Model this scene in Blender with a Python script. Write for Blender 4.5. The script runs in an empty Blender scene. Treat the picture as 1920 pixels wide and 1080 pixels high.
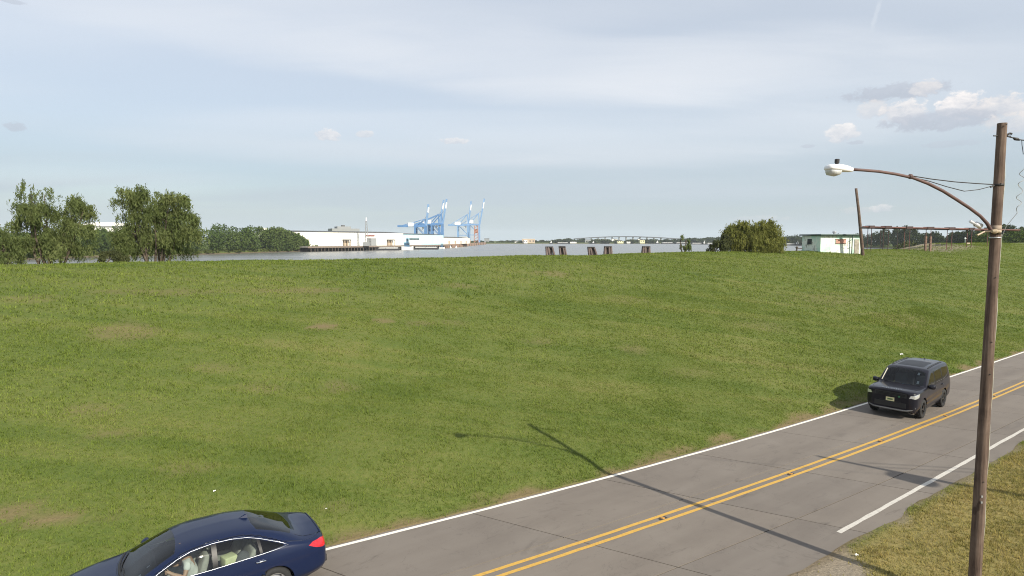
import bpy, bmesh, math, random
import numpy as np
from mathutils import Vector, Matrix

random.seed(7)
RNG = np.random.default_rng(11)
SC = bpy.context.scene
COL = SC.collection
R = math.radians

# ------------------------------------------------------------------ camera
CAM_H = 7.5
FPX, PITCH = 1160.0, math.atan(90 / 1160)
cam_data = bpy.data.cameras.new('camera')
cam_data.sensor_width = 36.0
cam_data.lens = 36.0 * FPX / 1920
cam_data.clip_start = 0.1
cam_data.clip_end = 30000
cam = bpy.data.objects.new('camera', cam_data)
COL.objects.link(cam)
cam.location = (0, 0, CAM_H)
cam.rotation_euler = (math.pi / 2 - PITCH, 0, 0)
SC.camera = cam

# ------------------------------------------------------------------ exposure
SC.view_settings.view_transform = 'Standard'
SC.view_settings.look = 'None'
SC.view_settings.gamma = 1.0
SC.view_settings.use_curve_mapping = False
SC.view_settings.exposure = 0.42
SC.render.engine = 'CYCLES'
cy = SC.cycles
cy.use_denoising = True
cy.denoising_prefilter = 'NONE'
cy.filter_width = 1.05
cy.max_bounces = 6
cy.diffuse_bounces = 2
cy.glossy_bounces = 3
cy.transmission_bounces = 4
cy.transparent_max_bounces = 12
cy.volume_bounces = 1
cy.caustics_reflective = False
cy.caustics_refractive = False

# ------------------------------------------------------------------ sun direction (towards the sun)
SUN_EL = R(33.7)
SUN_XY = (0.6538, -0.7566)
SUN_DIR = Vector((SUN_XY[0] * math.cos(SUN_EL), SUN_XY[1] * math.cos(SUN_EL), math.sin(SUN_EL)))
sun_data = bpy.data.lights.new('sun', 'SUN')
sun_data.energy = 5.0
sun_data.angle = R(0.53)
sun_data.color = (1.0, 0.93, 0.80)
sun = bpy.data.objects.new('sun', sun_data)
COL.objects.link(sun)
sun.rotation_euler = SUN_DIR.to_track_quat('Z', 'Y').to_euler()
sun.location = (0, 0, 60)


# ------------------------------------------------------------------ node helpers
class NT:
    """small helper around a node tree"""
    def __init__(self, tree):
        self.t = tree
        self.n = tree.nodes
        self.l = tree.links

    def link(self, a, sock):
        if hasattr(a, 'is_linked') or isinstance(a, bpy.types.NodeSocket):
            self.l.new(a, sock)
        elif a is not None:
            if sock.type == 'RGBA' and len(a) == 3:
                a = (*a, 1.0)
            sock.default_value = a

    def node(self, kind, **ins):
        nd = self.n.new(kind)
        for k, v in ins.items():
            self.link(v, nd.inputs[k.replace('_', ' ')])
        return nd

    def m(self, op, a, b=None, c=None, clamp=False):
        nd = self.n.new('ShaderNodeMath')
        nd.operation = op
        nd.use_clamp = clamp
        for i, v in enumerate((a, b, c)):
            if v is not None:
                self.link(v, nd.inputs[i])
        return nd.outputs[0]

    def noise(self, vec, scale, detail=3.0, rough=0.55, dist=0.0, dim='3D'):
        nd = self.n.new('ShaderNodeTexNoise')
        nd.noise_dimensions = dim
        if vec is not None:
            self.l.new(vec, nd.inputs['Vector'])
        nd.inputs['Scale'].default_value = scale
        nd.inputs['Detail'].default_value = detail
        nd.inputs['Roughness'].default_value = rough
        nd.inputs['Distortion'].default_value = dist
        return nd.outputs['Fac']

    def ramp(self, fac, stops, interp='LINEAR'):
        nd = self.n.new('ShaderNodeValToRGB')
        nd.color_ramp.interpolation = interp
        el = nd.color_ramp.elements
        while len(el) < len(stops):
            el.new(0.5)
        for e, (p, c) in zip(el, stops):
            e.position = p
            e.color = (*c, 1.0) if len(c) == 3 else c
        self.link(fac, nd.inputs[0])
        return nd.outputs[0]

    def step(self, x, lo, hi):
        nd = self.n.new('ShaderNodeMapRange')
        nd.interpolation_type = 'SMOOTHSTEP'
        self.link(x, nd.inputs['Value'])
        nd.inputs['From Min'].default_value = lo
        nd.inputs['From Max'].default_value = hi
        return nd.outputs['Result']

    def mix(self, fac, a, b, mode='MIX'):
        nd = self.n.new('ShaderNodeMix')
        nd.data_type = 'RGBA'
        nd.blend_type = mode
        self.link(fac, nd.inputs[0])
        self.link(a, nd.inputs[6])
        self.link(b, nd.inputs[7])
        return nd.outputs[2]

    def mapping(self, vec, scale=(1, 1, 1), rot=(0, 0, 0), loc=(0, 0, 0)):
        nd = self.n.new('ShaderNodeMapping')
        self.l.new(vec, nd.inputs['Vector'])
        nd.inputs['Scale'].default_value = scale
        nd.inputs['Rotation'].default_value = rot
        nd.inputs['Location'].default_value = loc
        return nd.outputs[0]


MATS = {}


def mat(name, build):
    if name in MATS:
        return MATS[name]
    m = bpy.data.materials.new(name)
    m.use_nodes = True
    m.node_tree.nodes.clear()
    t = NT(m.node_tree)
    out = t.n.new('ShaderNodeOutputMaterial')
    s = build(t)
    t.l.new(s, out.inputs['Surface'])
    MATS[name] = m
    return m


def princ(t, color, rough=0.6, metal=0.0, bump=None, bstr=0.3, bdist=0.02, spec=0.5, coat=0.0, **kw):
    p = t.n.new('ShaderNodeBsdfPrincipled')
    t.link(color, p.inputs['Base Color'])
    t.link(rough, p.inputs['Roughness'])
    t.link(metal, p.inputs['Metallic'])
    p.inputs['Specular IOR Level'].default_value = spec
    p.inputs['Coat Weight'].default_value = coat
    p.inputs['Coat Roughness'].default_value = 0.04
    for k, v in kw.items():
        t.link(v, p.inputs[k.replace('_', ' ')])
    if bump is not None:
        b = t.n.new('ShaderNodeBump')
        b.inputs['Strength'].default_value = bstr
        b.inputs['Distance'].default_value = bdist
        t.link(bump, b.inputs['Height'])
        t.l.new(b.outputs[0], p.inputs['Normal'])
    return p.outputs[0]


def geo_pos(t):
    return t.n.new('ShaderNodeNewGeometry').outputs['Position']


def obj_pos(t):
    return t.n.new('ShaderNodeTexCoord').outputs['Object']


def simple(name, color, rough=0.6, metal=0.0, var=0.12, scale=6.0, coat=0.0, spec=0.5):
    """plain procedural material: base colour with a little mottling"""
    def b(t):
        n = t.noise(obj_pos(t), scale, 4)
        lo = tuple(max(0.0, c * (1 - var)) for c in color)
        hi = tuple(min(1.0, c * (1 + var)) for c in color)
        c = t.ramp(n, [(0.3, lo), (0.7, hi)])
        r = t.m('ADD', rough - 0.04, t.m('MULTIPLY', n, 0.08))
        return princ(t, c, r, metal, coat=coat, spec=spec)
    return mat(name, b)


# ------------------------------------------------------------------ world: sky with veils of cirrus and a few cumulus
def px_dir(x, y):
    a, b = (x - 960) / FPX, (540 - y) / FPX
    c, s = math.cos(PITCH), math.sin(PITCH)
    v = Vector((a, c + b * s, -s + b * c)).normalized()
    return math.atan2(v.x, v.y), math.asin(v.z)


world = bpy.data.worlds.new('World')
SC.world = world
world.use_nodes = True
w = NT(world.node_tree)
w.n.clear()
wout = w.n.new('ShaderNodeOutputWorld')
bg = w.n.new('ShaderNodeBackground')
bg.inputs['Strength'].default_value = 0.082
sky = w.n.new('ShaderNodeTexSky')
sky.sky_type = 'NISHITA'
sky.sun_disc = False
sky.sun_elevation = SUN_EL
sky.sun_rotation = math.atan2(SUN_XY[0], SUN_XY[1])
sky.altitude = 0
sky.air_density = 1.0
sky.dust_density = 0.7
sky.ozone_density = 1.6
tc = w.n.new('ShaderNodeTexCoord')
sep = w.n.new('ShaderNodeSeparateXYZ')
w.l.new(tc.outputs['Generated'], sep.inputs[0])
DX, DY, DZ = sep.outputs
# cirrus lie in a flat high layer: coordinates on that layer
zc = w.m('ADD', w.m('MAXIMUM', DZ, 0.0), 0.10)
lay = w.n.new('ShaderNodeCombineXYZ')
w.l.new(w.m('DIVIDE', DX, zc), lay.inputs[0])
w.l.new(w.m('DIVIDE', DY, zc), lay.inputs[1])
layv = lay.outputs[0]
c1 = w.noise(w.mapping(layv, (0.20, 0.52, 1), (0, 0, R(-14)), (0.75, 0.2, 0)), 1.0, 3, 0.45, 0.5)
c2 = w.noise(w.mapping(layv, (0.45, 1.3, 1), (0, 0, R(-8)), (3.1, 1.7, 0)), 1.0, 3, 0.5, 0.6)
cir = w.m('ADD', w.m('MULTIPLY', c1, 0.85), w.m('MULTIPLY', c2, 0.15))
veil = w.step(cir, 0.36, 0.64)
low = w.step(DZ, -0.02, 0.30)
el_ = w.m('ARCSINE', DZ)
az_ = w.m('ARCTAN2', DX, DY)
veil_amt = w.m('MAXIMUM', w.m('ADD', 0.60, w.m('MULTIPLY', veil, 0.36)), w.step(DZ, 0.16, 0.0))
# veil colour: white high up, slightly blue-grey low down (long path through summer haze)
veil_col = w.ramp(low, [(0.0, (4.9, 5.65, 6.1)), (0.30, (5.0, 5.8, 6.5)), (0.62, (6.7, 7.3, 8.0)), (1.0, (7.5, 8.0, 8.7))])
sky_v = w.mix(veil_amt, sky.outputs[0], veil_col)
# a contrail, short and thin
SHEETS = [  # broad thin sheets of high cloud: pixel x, y, half-width, half-height, strength, tilt
    (980, 120, 460, 62, 0.50, 0.06), (420, 62, 520, 52, 0.42, 0.07), (1390, 128, 330, 72, 0.55, 0.03), (1120, 172, 300, 34, 0.34, 0.04),
    (700, 20, 700, 40, 0.30, 0.0), (1230, 292, 300, 24, 0.26, 0.0), (640, 288, 420, 26, 0.20, 0.02), (200, 330, 300, 30, 0.14, 0.0), (1500, 240, 260, 46, 0.26, 0.0), (1800, 120, 200, 70, 0.25, 0.0),
    (1330, 345, 420, 30, 0.12, 0.0),
]
CLOUDS = [  # pixel x, y, half-width, half-height, strength, brightness
    (1680, 172, 115, 17, 0.75, 0.42), (1735, 165, 34, 16, 0.7, 0.85),
    (1695, 210, 50, 26, 0.8, 0.92), (1805, 196, 56, 28, 0.95, 0.97), (1868, 200, 60, 28, 0.8, 0.86),
    (1760, 226, 130, 20, 0.75, 0.35), (1890, 232, 50, 22, 0.6, 0.8), (1640, 206, 34, 20, 0.5, 0.8),
    (1580, 250, 34, 20, 0.65, 0.92), (1606, 267, 22, 5, 0.5, 0.3), (1515, 274, 16, 4, 0.45, 0.4),
    (1780, 270, 60, 7, 0.35, 0.35), (1655, 391, 26, 9, 0.5, 0.9), (1610, 395, 44, 7, 0.3, 0.7),
    (613, 252, 30, 13, 0.66, 0.95), (684, 251, 18, 8, 0.5, 0.85), (850, 264, 30, 7, 0.6, 0.92),
    (28, 236, 24, 12, 0.55, 0.5), (20, 2, 44, 5, 0.5, 0.3), (1420, 410, 60, 6, 0.22, 0.7),
]
puff = w.noise(w.mapping(tc.outputs['Generated'], (1, 1, 1.7)), 46.0, 6, 0.62, 0.4)
puff2 = w.noise(w.mapping(tc.outputs['Generated'], (1, 1, 1.4), (0, 0, 0), (5, 2, 1)), 110.0, 5, 0.6, 0.3)
pf = w.m('ADD', w.m('MULTIPLY', puff, 0.65), w.m('MULTIPLY', puff2, 0.35))
cur = sky_v
wisp = w.noise(w.mapping(layv, (0.9, 2.4, 1), (0, 0, R(-9)), (2.2, 0.4, 0)), 1.0, 4, 0.55, 0.7)
for (cx, cy_, hw, hh, st, tilt) in SHEETS:
    a0, e0 = px_dir(cx, cy_)
    aw = abs(px_dir(cx + hw, cy_)[0] - px_dir(cx - hw, cy_)[0]) / 2
    ew = abs(px_dir(cx, cy_ + hh)[1] - px_dir(cx, cy_ - hh)[1]) / 2
    da = w.m('SUBTRACT', az_, a0)
    u = w.m('DIVIDE', da, aw)
    v = w.m('DIVIDE', w.m('SUBTRACT', w.m('SUBTRACT', el_, e0), w.m('MULTIPLY', da, -tilt)), ew)
    d = w.m('ADD', w.m('MULTIPLY', u, u), w.m('MULTIPLY', v, v))
    q = w.m('ADD', w.m('SUBTRACT', 1.0, d), w.m('MULTIPLY', w.m('SUBTRACT', wisp, 0.5), 1.9))
    mk = w.m('MULTIPLY', w.step(q, -0.55, 1.25), st)
    cur = w.mix(mk, cur, (7.6, 7.9, 8.4))
for (cx, cy_, hw, hh, st, br) in CLOUDS:
    a0, e0 = px_dir(cx, cy_)
    kx = FPX / (hw * (1 + ((cx - 960) / FPX) ** 2) ** 0.0) / 1.0
    aw = abs(px_dir(cx + hw, cy_)[0] - px_dir(cx - hw, cy_)[0]) / 2
    ew = abs(px_dir(cx, cy_ + hh)[1] - px_dir(cx, cy_ - hh)[1]) / 2
    u = w.m('DIVIDE', w.m('SUBTRACT', az_, a0), aw)
    v = w.m('DIVIDE', w.m('SUBTRACT', el_, e0), ew)
    d = w.m('ADD', w.m('MULTIPLY', u, u), w.m('MULTIPLY', v, v))
    q = w.m('ADD', w.m('SUBTRACT', 1.0, d), w.m('MULTIPLY', w.m('SUBTRACT', pf, 0.5), 4.2))
    mk = w.m('MULTIPLY', w.step(q, -0.05, 0.60), st)
    # the tops of a heap of cloud catch the sun, the bases are grey
    sh = w.m('ADD', w.m('ADD', w.m('MULTIPLY', v, 0.30), 0.45), w.m('MULTIPLY', w.m('SUBTRACT', pf, 0.5), 2.0), None, True)
    top = (11.0 * br, 10.3 * br, 9.8 * br)
    cc = w.mix(sh, (5.0, 5.4, 6.2), top) if br > 0.6 else w.mix(sh, (4.3, 4.7, 5.5), (5.3, 5.7, 6.5))
    cur = w.mix(mk, cur, cc)
p0, p1_ = px_dir(1648, 8), px_dir(1634, 58)
tpar = w.m('DIVIDE', w.m('SUBTRACT', el_, p1_[1]), p0[1] - p1_[1])
off = w.m('SUBTRACT', az_, w.m('ADD', p1_[0], w.m('MULTIPLY', tpar, p0[0] - p1_[0])))
off = w.m('ADD', off, w.m('MULTIPLY', w.m('SUBTRACT', puff2, 0.5), 0.006))
ck = w.m('MULTIPLY', w.step(w.m('ABSOLUTE', off), 0.0042, 0.0008), w.m('MULTIPLY', w.step(tpar, -0.15, 0.35), w.step(tpar, 1.25, 0.95)))
cur = w.mix(w.m('MULTIPLY', ck, 0.30), cur, (7.4, 7.8, 8.3))
w.l.new(cur, bg.inputs['Color'])
w.l.new(bg.outputs[0], wout.inputs['Surface'])


# ------------------------------------------------------------------ mesh helpers
def tag(o, label=None, cat=None, group=None, kind=None):
    if label:
        o['label'] = label
    if cat:
        o['category'] = cat
    if group:
        o['group'] = group
    if kind:
        o['kind'] = kind
    return o


def empty(name, loc=(0, 0, 0), rz=0.0, label=None, cat=None, group=None):
    o = bpy.data.objects.new(name, None)
    o.empty_display_size = 0.2
    o.location = loc
    o.rotation_euler = (0, 0, rz)
    COL.objects.link(o)
    return tag(o, label, cat, group)


def link_mesh(name, me, m, parent=None, smooth=False):
    o = bpy.data.objects.new(name, me)
    if m is not None and not me.materials:
        me.materials.append(m)
    if smooth:
        me.polygons.foreach_set('use_smooth', np.ones(len(me.polygons), bool))
    COL.objects.link(o)
    if parent is not None:
        o.parent = parent
    return o


def np_mesh(name, V, F, m, parent=None, smooth=False):
    """mesh from numpy arrays: V (n,3), F (k,3 or 4) of equal sized faces"""
    me = bpy.data.meshes.new(name)
    V = np.ascontiguousarray(V, np.float32)
    F = np.ascontiguousarray(F, np.int32)
    k = F.shape[1]
    me.vertices.add(len(V))
    me.vertices.foreach_set('co', V.ravel())
    me.loops.add(F.size)
    me.loops.foreach_set('vertex_index', F.ravel())
    me.polygons.add(len(F))
    me.polygons.foreach_set('loop_start', np.arange(0, F.size, k, dtype=np.int32))
    me.polygons.foreach_set('loop_total', np.full(len(F), k, np.int32))
    me.update(calc_edges=True)
    return link_mesh(name, me, m, parent, smooth)


class MB:
    def __init__(self):
        self.v = []
        self.f = []

    def add(self, vs, fs):
        b = len(self.v)
        self.v += [tuple(x) for x in vs]
        self.f += [tuple(i + b for i in q) for q in fs]
        return self

    def box(self, lo, hi, rz=0.0, piv=None):
        x0, y0, z0 = lo
        x1, y1, z1 = hi
        vs = [(x0, y0, z0), (x1, y0, z0), (x1, y1, z0), (x0, y1, z0), (x0, y0, z1), (x1, y0, z1), (x1, y1, z1), (x0, y1, z1)]
        if rz:
            px, py = piv or ((x0 + x1) / 2, (y0 + y1) / 2)
            c, s = math.cos(rz), math.sin(rz)
            vs = [(px + (x - px) * c - (y - py) * s, py + (x - px) * s + (y - py) * c, z) for x, y, z in vs]
        return self.add(vs, [(0, 3, 2, 1), (4, 5, 6, 7), (0, 1, 5, 4), (1, 2, 6, 5), (2, 3, 7, 6), (3, 0, 4, 7)])

    def bar(self, a, b, w_, h_=None, up=(0, 0, 1)):
        """rectangular bar from a to b"""
        h_ = w_ if h_ is None else h_
        a, b = Vector(a), Vector(b)
        d = (b - a).normalized()
        u = Vector(up)
        if abs(d.dot(u)) > 0.98:
            u = Vector((1, 0, 0))
        s = d.cross(u).normalized() * (w_ / 2)
        u = s.normalized().cross(d).normalized() * (h_ / 2)
        vs = []
        for p in (a, b):
            vs += [p - s - u, p + s - u, p + s + u, p - s + u]
        return self.add(vs, [(0, 3, 2, 1), (4, 5, 6, 7), (0, 1, 5, 4), (1, 2, 6, 5), (2, 3, 7, 6), (3, 0, 4, 7)])

    def tube(self, pts, rad, seg=8, caps=True):
        pts = [Vector(p) for p in pts]
        n = len(pts)
        rad = rad if isinstance(rad, (list, tuple)) else [rad] * n
        ref = Vector((0, 0, 1))
        if abs((pts[-1] - pts[0]).normalized().dot(ref)) > 0.9:
            ref = Vector((1, 0, 0))
        vs, fs = [], []
        for i, p in enumerate(pts):
            d = (pts[min(i + 1, n - 1)] - pts[max(i - 1, 0)]).normalized()
            s = d.cross(ref)
            if s.length < 1e-4:
                s = d.cross(Vector((0.3, 1, 0.2)))
            s.normalize()
            u = s.cross(d).normalized()
            for k in range(seg):
                a = 2 * math.pi * k / seg
                vs.append(p + (s * math.cos(a) + u * math.sin(a)) * rad[i])
        for i in range(n - 1):
            for k in range(seg):
                k2 = (k + 1) % seg
                fs.append((i * seg + k, (i + 1) * seg + k, (i + 1) * seg + k2, i * seg + k2))
        if caps:
            fs.append(tuple(range(seg)))
            fs.append(tuple((n - 1) * seg + k for k in reversed(range(seg))))
        return self.add(vs, fs)

    def lathe(self, prof, seg=24, axis='Z', cen=(0, 0, 0), caps=True):
        """prof: (radius, height) list, revolved about an axis through cen"""
        vs, fs = [], []
        n = len(prof)
        for r, z in prof:
            for k in range(seg):
                a = 2 * math.pi * k / seg
                x, y = r * math.cos(a), r * math.sin(a)
                if axis == 'Z':
                    p = (x, y, z)
                elif axis == 'Y':
                    p = (x, z, -y)
                else:
                    p = (z, x, y)
                vs.append((p[0] + cen[0], p[1] + cen[1], p[2] + cen[2]))
        for i in range(n - 1):
            for k in range(seg):
                k2 = (k + 1) % seg
                fs.append((i * seg + k, i * seg + k2, (i + 1) * seg + k2, (i + 1) * seg + k))
        if caps:
            if prof[0][0] > 1e-4:
                fs.append(tuple(reversed(range(seg))))
            if prof[-1][0] > 1e-4:
                fs.append(tuple((n - 1) * seg + k for k in range(seg)))
        return self.add(vs, fs)

    def prism(self, poly, lo, hi, plane='XY'):
        n = len(poly)
        vs = []
        for t_ in (lo, hi):
            for a, b in poly:
                vs.append({'XY': (a, b, t_), 'XZ': (a, t_, b), 'YZ': (t_, a, b)}[plane])
        fs = [tuple(reversed(range(n))), tuple(range(n, 2 * n))]
        fs += [(i, (i + 1) % n, n + (i + 1) % n, n + i) for i in range(n)]
        return self.add(vs, fs)

    def blob(self, c, r, seg=12, rings=7):
        prof = [(max(1e-5, math.sin(math.pi * i / rings)), -math.cos(math.pi * i / rings)) for i in range(rings + 1)]
        vs, fs = [], []
        for a_, z in prof:
            for k in range(seg):
                a = 2 * math.pi * k / seg
                vs.append((c[0] + r[0] * a_ * math.cos(a), c[1] + r[1] * a_ * math.sin(a), c[2] + r[2] * z))
        for i in range(rings):
            for k in range(seg):
                k2 = (k + 1) % seg
                fs.append((i * seg + k, i * seg + k2, (i + 1) * seg + k2, (i + 1) * seg + k))
        return self.add(vs, fs)

    def mesh(self, name, bevel=0.0, bseg=1, norm=True):
        me = bpy.data.meshes.new(name)
        me.from_pydata(self.v, [], self.f)
        bm = bmesh.new()
        bm.from_mesh(me)
        if norm:
            bmesh.ops.recalc_face_normals(bm, faces=bm.faces)
        if bevel:
            ed = [e for e in bm.edges if len(e.link_faces) == 2 and e.calc_face_angle(0) > R(30)]
            bmesh.ops.bevel(bm, geom=ed, offset=bevel, segments=bseg, affect='EDGES', profile=0.5)
        bm.to_mesh(me)
        bm.free()
        return me

    def build(self, name, m, parent=None, smooth=False, bevel=0.0, bseg=1, norm=True):
        return link_mesh(name, self.mesh(name, bevel, bseg, norm), m, parent, smooth)


def copy_tree(o, parent=None):
    c = o.copy()
    COL.objects.link(c)
    if parent is not None:
        c.parent = parent
    for ch in list(o.children):
        copy_tree(ch, c)
    return c


def ground_px(x, y, z=0.0):
    """where the line of sight through photo pixel (x, y) meets height z"""
    a, b = (x - 960) / FPX, (540 - y) / FPX
    c, s = math.cos(PITCH), math.sin(PITCH)
    v = Vector((a, c + b * s, -s + b * c))
    t_ = (z - CAM_H) / v.z
    return Vector((0, 0, CAM_H)) + v * t_


def at_depth(x, y, Y):
    """the point seen at photo pixel (x, y) that lies Y metres ahead"""
    a, b = (x - 960) / FPX, (540 - y) / FPX
    c, s = math.cos(PITCH), math.sin(PITCH)
    v = Vector((a, c + b * s, -s + b * c))
    return Vector((0, 0, CAM_H)) + v * (Y / v.y)


# ================================================================== road frame
RA = R(55)
TX, TY = math.sin(RA), math.cos(RA)          # along the road
NX, NY = -TY, TX                             # across it, towards the levee
ROAD_RZ = math.atan2(TY, TX)


def sn(s, n, z=0.0):
    return Vector((s * TX + n * NX, s * TY + n * NY, z))


def n_left(s):      # centre of the white edge line by the levee
    s = np.asarray(s, float)
    d = s - 27
    return 13.57 + np.where(s < 27, 0.0018 * d * d, 0.0006 * np.minimum(d * d, 2200))


def n_mid(s):       # centre of the double yellow line
    s = np.asarray(s, float)
    d = s - 27
    return 10.62 + np.where(s < 27, 0.0015 * d * d, 0.0009 * np.minimum(d * d, 1500))


def n_right(s):     # white edge line on the near side
    s = np.asarray(s, float)
    return np.where(s < 15.6, n_mid(s) - 3.03, np.where(s < 31, 7.77 + (s - 15.6) * 0.0188, 8.06 + (n_mid(s) - n_mid(31))))


def n_verge(s):     # where the near side turf laps over the pavement
    s = np.asarray(s, float)
    return n_right(s) - 0.50 + (vnoise(s * 0.9, 0 * s, 61) - 0.5) * 0.22 + (vnoise(s * 2.3, 0 * s, 62) - 0.5) * 0.10


def sstep(x, a, b):
    t_ = np.clip((np.asarray(x, float) - a) / (b - a), 0, 1)
    return t_ * t_ * (3 - 2 * t_)


def vnoise(x, y, seed=0):
    """smooth value noise, numpy"""
    x = np.asarray(x, float)
    y = np.asarray(y, float)
    xi, yi = np.floor(x).astype(int), np.floor(y).astype(int)
    fx, fy = x - xi, y - yi
    fx, fy = fx * fx * (3 - 2 * fx), fy * fy * (3 - 2 * fy)

    def h(i, j):
        k = (i * 374761393 + j * 668265263 + seed * 974711) & 0xffffffff
        k = ((k ^ (k >> 13)) * 1274126177) & 0xffffffff
        return ((k ^ (k >> 16)) & 0xffff) / 65535.0
    return (h(xi, yi) * (1 - fx) + h(xi + 1, yi) * fx) * (1 - fy) + (h(xi, yi + 1) * (1 - fx) + h(xi + 1, yi + 1) * fx) * fy


WATER_Z = -1.5
CREST_Q = 31.6


def terrain_z(X, Y):
    X = np.asarray(X, float)
    Y = np.asarray(Y, float)
    s = X * TX + Y * TY
    n = X * NX + Y * NY
    q = n - n_left(s) - 0.14
    # levee face, rounded toe and shoulder, flat crown, river side
    face = 0.192 * np.maximum(q - 0.2, 0)
    up = np.minimum(face, 6.02)
    k = 0.55
    up = np.where(face > 0, -k * np.log(np.exp(-np.minimum(face, 30) / k) + math.exp(-6.02 / k)), 0)
    up = np.maximum(up, 0)
    back = 0.25 * np.maximum(q - (CREST_Q + 4.2), 0)
    z = up - np.minimum(back, 4.4) * sstep(q, CREST_Q + 4, CREST_Q + 8)
    z = z - 4.6 * sstep(q, CREST_Q + 26, CREST_Q + 44)
    roll = (vnoise(s / 9, n / 6, 3) - 0.5) * 0.22 + (vnoise(s / 2.7, n / 2.2, 5) - 0.5) * 0.09
    z = z + roll * sstep(q, 0.8, 4)
    # a ramp climbs the crown at the far right
    z = z + 0.95 * sstep(s, 120, 136) * sstep(q, CREST_Q - 12, CREST_Q - 1) * sstep(q, CREST_Q + 26, CREST_Q + 12)
    z = z - 0.05 * sstep(q, -0.1, 0.25) * sstep(q, 0.9, 0.5)
    # near verge
    r = n_verge(s) - n
    z = z + np.where(r > 0, 0.012 + 0.04 * sstep(r, 0.2, 1.2) + (vnoise(s / 1.4, n / 1.4, 8) - 0.5) * 0.08 * sstep(r, 0.5, 1.5), 0)
    inside = (q < 0.0) & (r < 0.0)
    z = np.where(inside, -0.30, z)
    return z


def tz(x, y):
    return float(terrain_z(x, y))


# patches of bare or thin turf on the levee, in road coordinates: s, n, half-length, half-width, strength
def hit_levee(x, y):
    a, b = (x - 960) / FPX, (540 - y) / FPX
    c, s_ = math.cos(PITCH), math.sin(PITCH)
    v = Vector((a, c + b * s_, -s_ + b * c))
    t_ = np.linspace(8, 130, 5000)
    zz = CAM_H + v.z * t_
    tt = terrain_z(v.x * t_, v.y * t_)
    i = int(np.argmax(zz < tt))
    return v.x * t_[i], v.y * t_[i]


BARE = []
for (x, y, hx, hy, st) in [(604, 612, 30, 5, 1.0), (720, 602, 34, 5, 0.75), (790, 607, 34, 4, 0.45), (240, 622, 70, 18, 0.55),
                           (560, 545, 120, 5, 0.45), (300, 548, 120, 6, 0.4), (90, 972, 150, 9, 0.95), (20, 965, 60, 16, 0.8),
                           (640, 725, 45, 12, 0.45), (490, 728, 50, 8, 0.4), (210, 815, 70, 6, 0.5), (170, 770, 70, 9, 0.4),
                           (1040, 513, 40, 5, 0.5), (1190, 655, 30, 8, 0.45), (1010, 640, 40, 6, 0.35), (865, 535, 40, 4, 0.4),
                           (420, 975, 30, 8, 0.5), (345, 880, 60, 10, 0.35), (850, 605, 30, 5, 0.3), (1430, 610, 60, 10, 0.3),
                           (1180, 560, 60, 6, 0.25), (60, 560, 60, 8, 0.3), (1300, 700, 60, 8, 0.25), (640, 950, 40, 6, 0.3),
                           (1560, 560, 80, 8, 0.3), (1700, 600, 60, 10, 0.3), (400, 690, 60, 8, 0.3)]:
    p = hit_levee(x, y)
    pl, pr = hit_levee(x - hx, y), hit_levee(x + hx, y)
    pu, pd = hit_levee(x, y - hy), hit_levee(x, min(y + hy, 1078))
    BARE.append((p[0], p[1], max(0.25, math.hypot(pr[0] - pl[0], pr[1] - pl[1]) / 2), max(0.25, math.hypot(pu[0] - pd[0], pu[1] - pd[1]) / 2),
                 math.atan2(pr[1] - pl[1], pr[0] - pl[0]), st))


def bare_amount(X, Y):
    """0 = full turf, 1 = bare soil"""
    X = np.asarray(X, float)
    Y = np.asarray(Y, float)
    out = np.zeros_like(X)
    wob = (vnoise(X * 1.1, Y * 1.1, 21) - 0.5) * 0.9 + (vnoise(X * 3.1, Y * 3.1, 22) - 0.5) * 0.7
    for (cx, cy2, a, b, r, st) in BARE:
        dx, dy = X - cx, Y - cy2
        u = (dx * math.cos(r) + dy * math.sin(r)) / (a * 1.15)
        v = (-dx * math.sin(r) + dy * math.cos(r)) / (b * 1.3)
        out = np.maximum(out, 0.88 * st * sstep(1.08 - np.sqrt(u * u + v * v) + wob * 0.55, 0.0, 0.7))
    s = X * TX + Y * TY
    n = X * NX + Y * NY
    q = n - n_left(s) - 0.14
    edge = sstep(0.66 - q + (vnoise(s * 1.3, n * 1.6, 31) - 0.5) * 1.0, 0.0, 0.7) * (q > -0.3) * 0.85
    r = n_verge(s) - n
    # gravelly apron where vehicles cut the corner on the near side
    apron = sstep((15.8 - s) * 0.75 - (r - 0.3) * 1.0 + (vnoise(s * 1.2, n * 1.2, 33) - 0.5) * 1.2, -0.2, 0.5) * (r > 0)
    lip = sstep(0.22 - r + (vnoise(s * 1.8, n * 2, 34) - 0.5) * 0.5, 0.0, 0.25) * (r > 0) * 0.8
    return np.clip(np.maximum(np.maximum(out, edge), np.maximum(apron, lip)), 0, 1)


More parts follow.
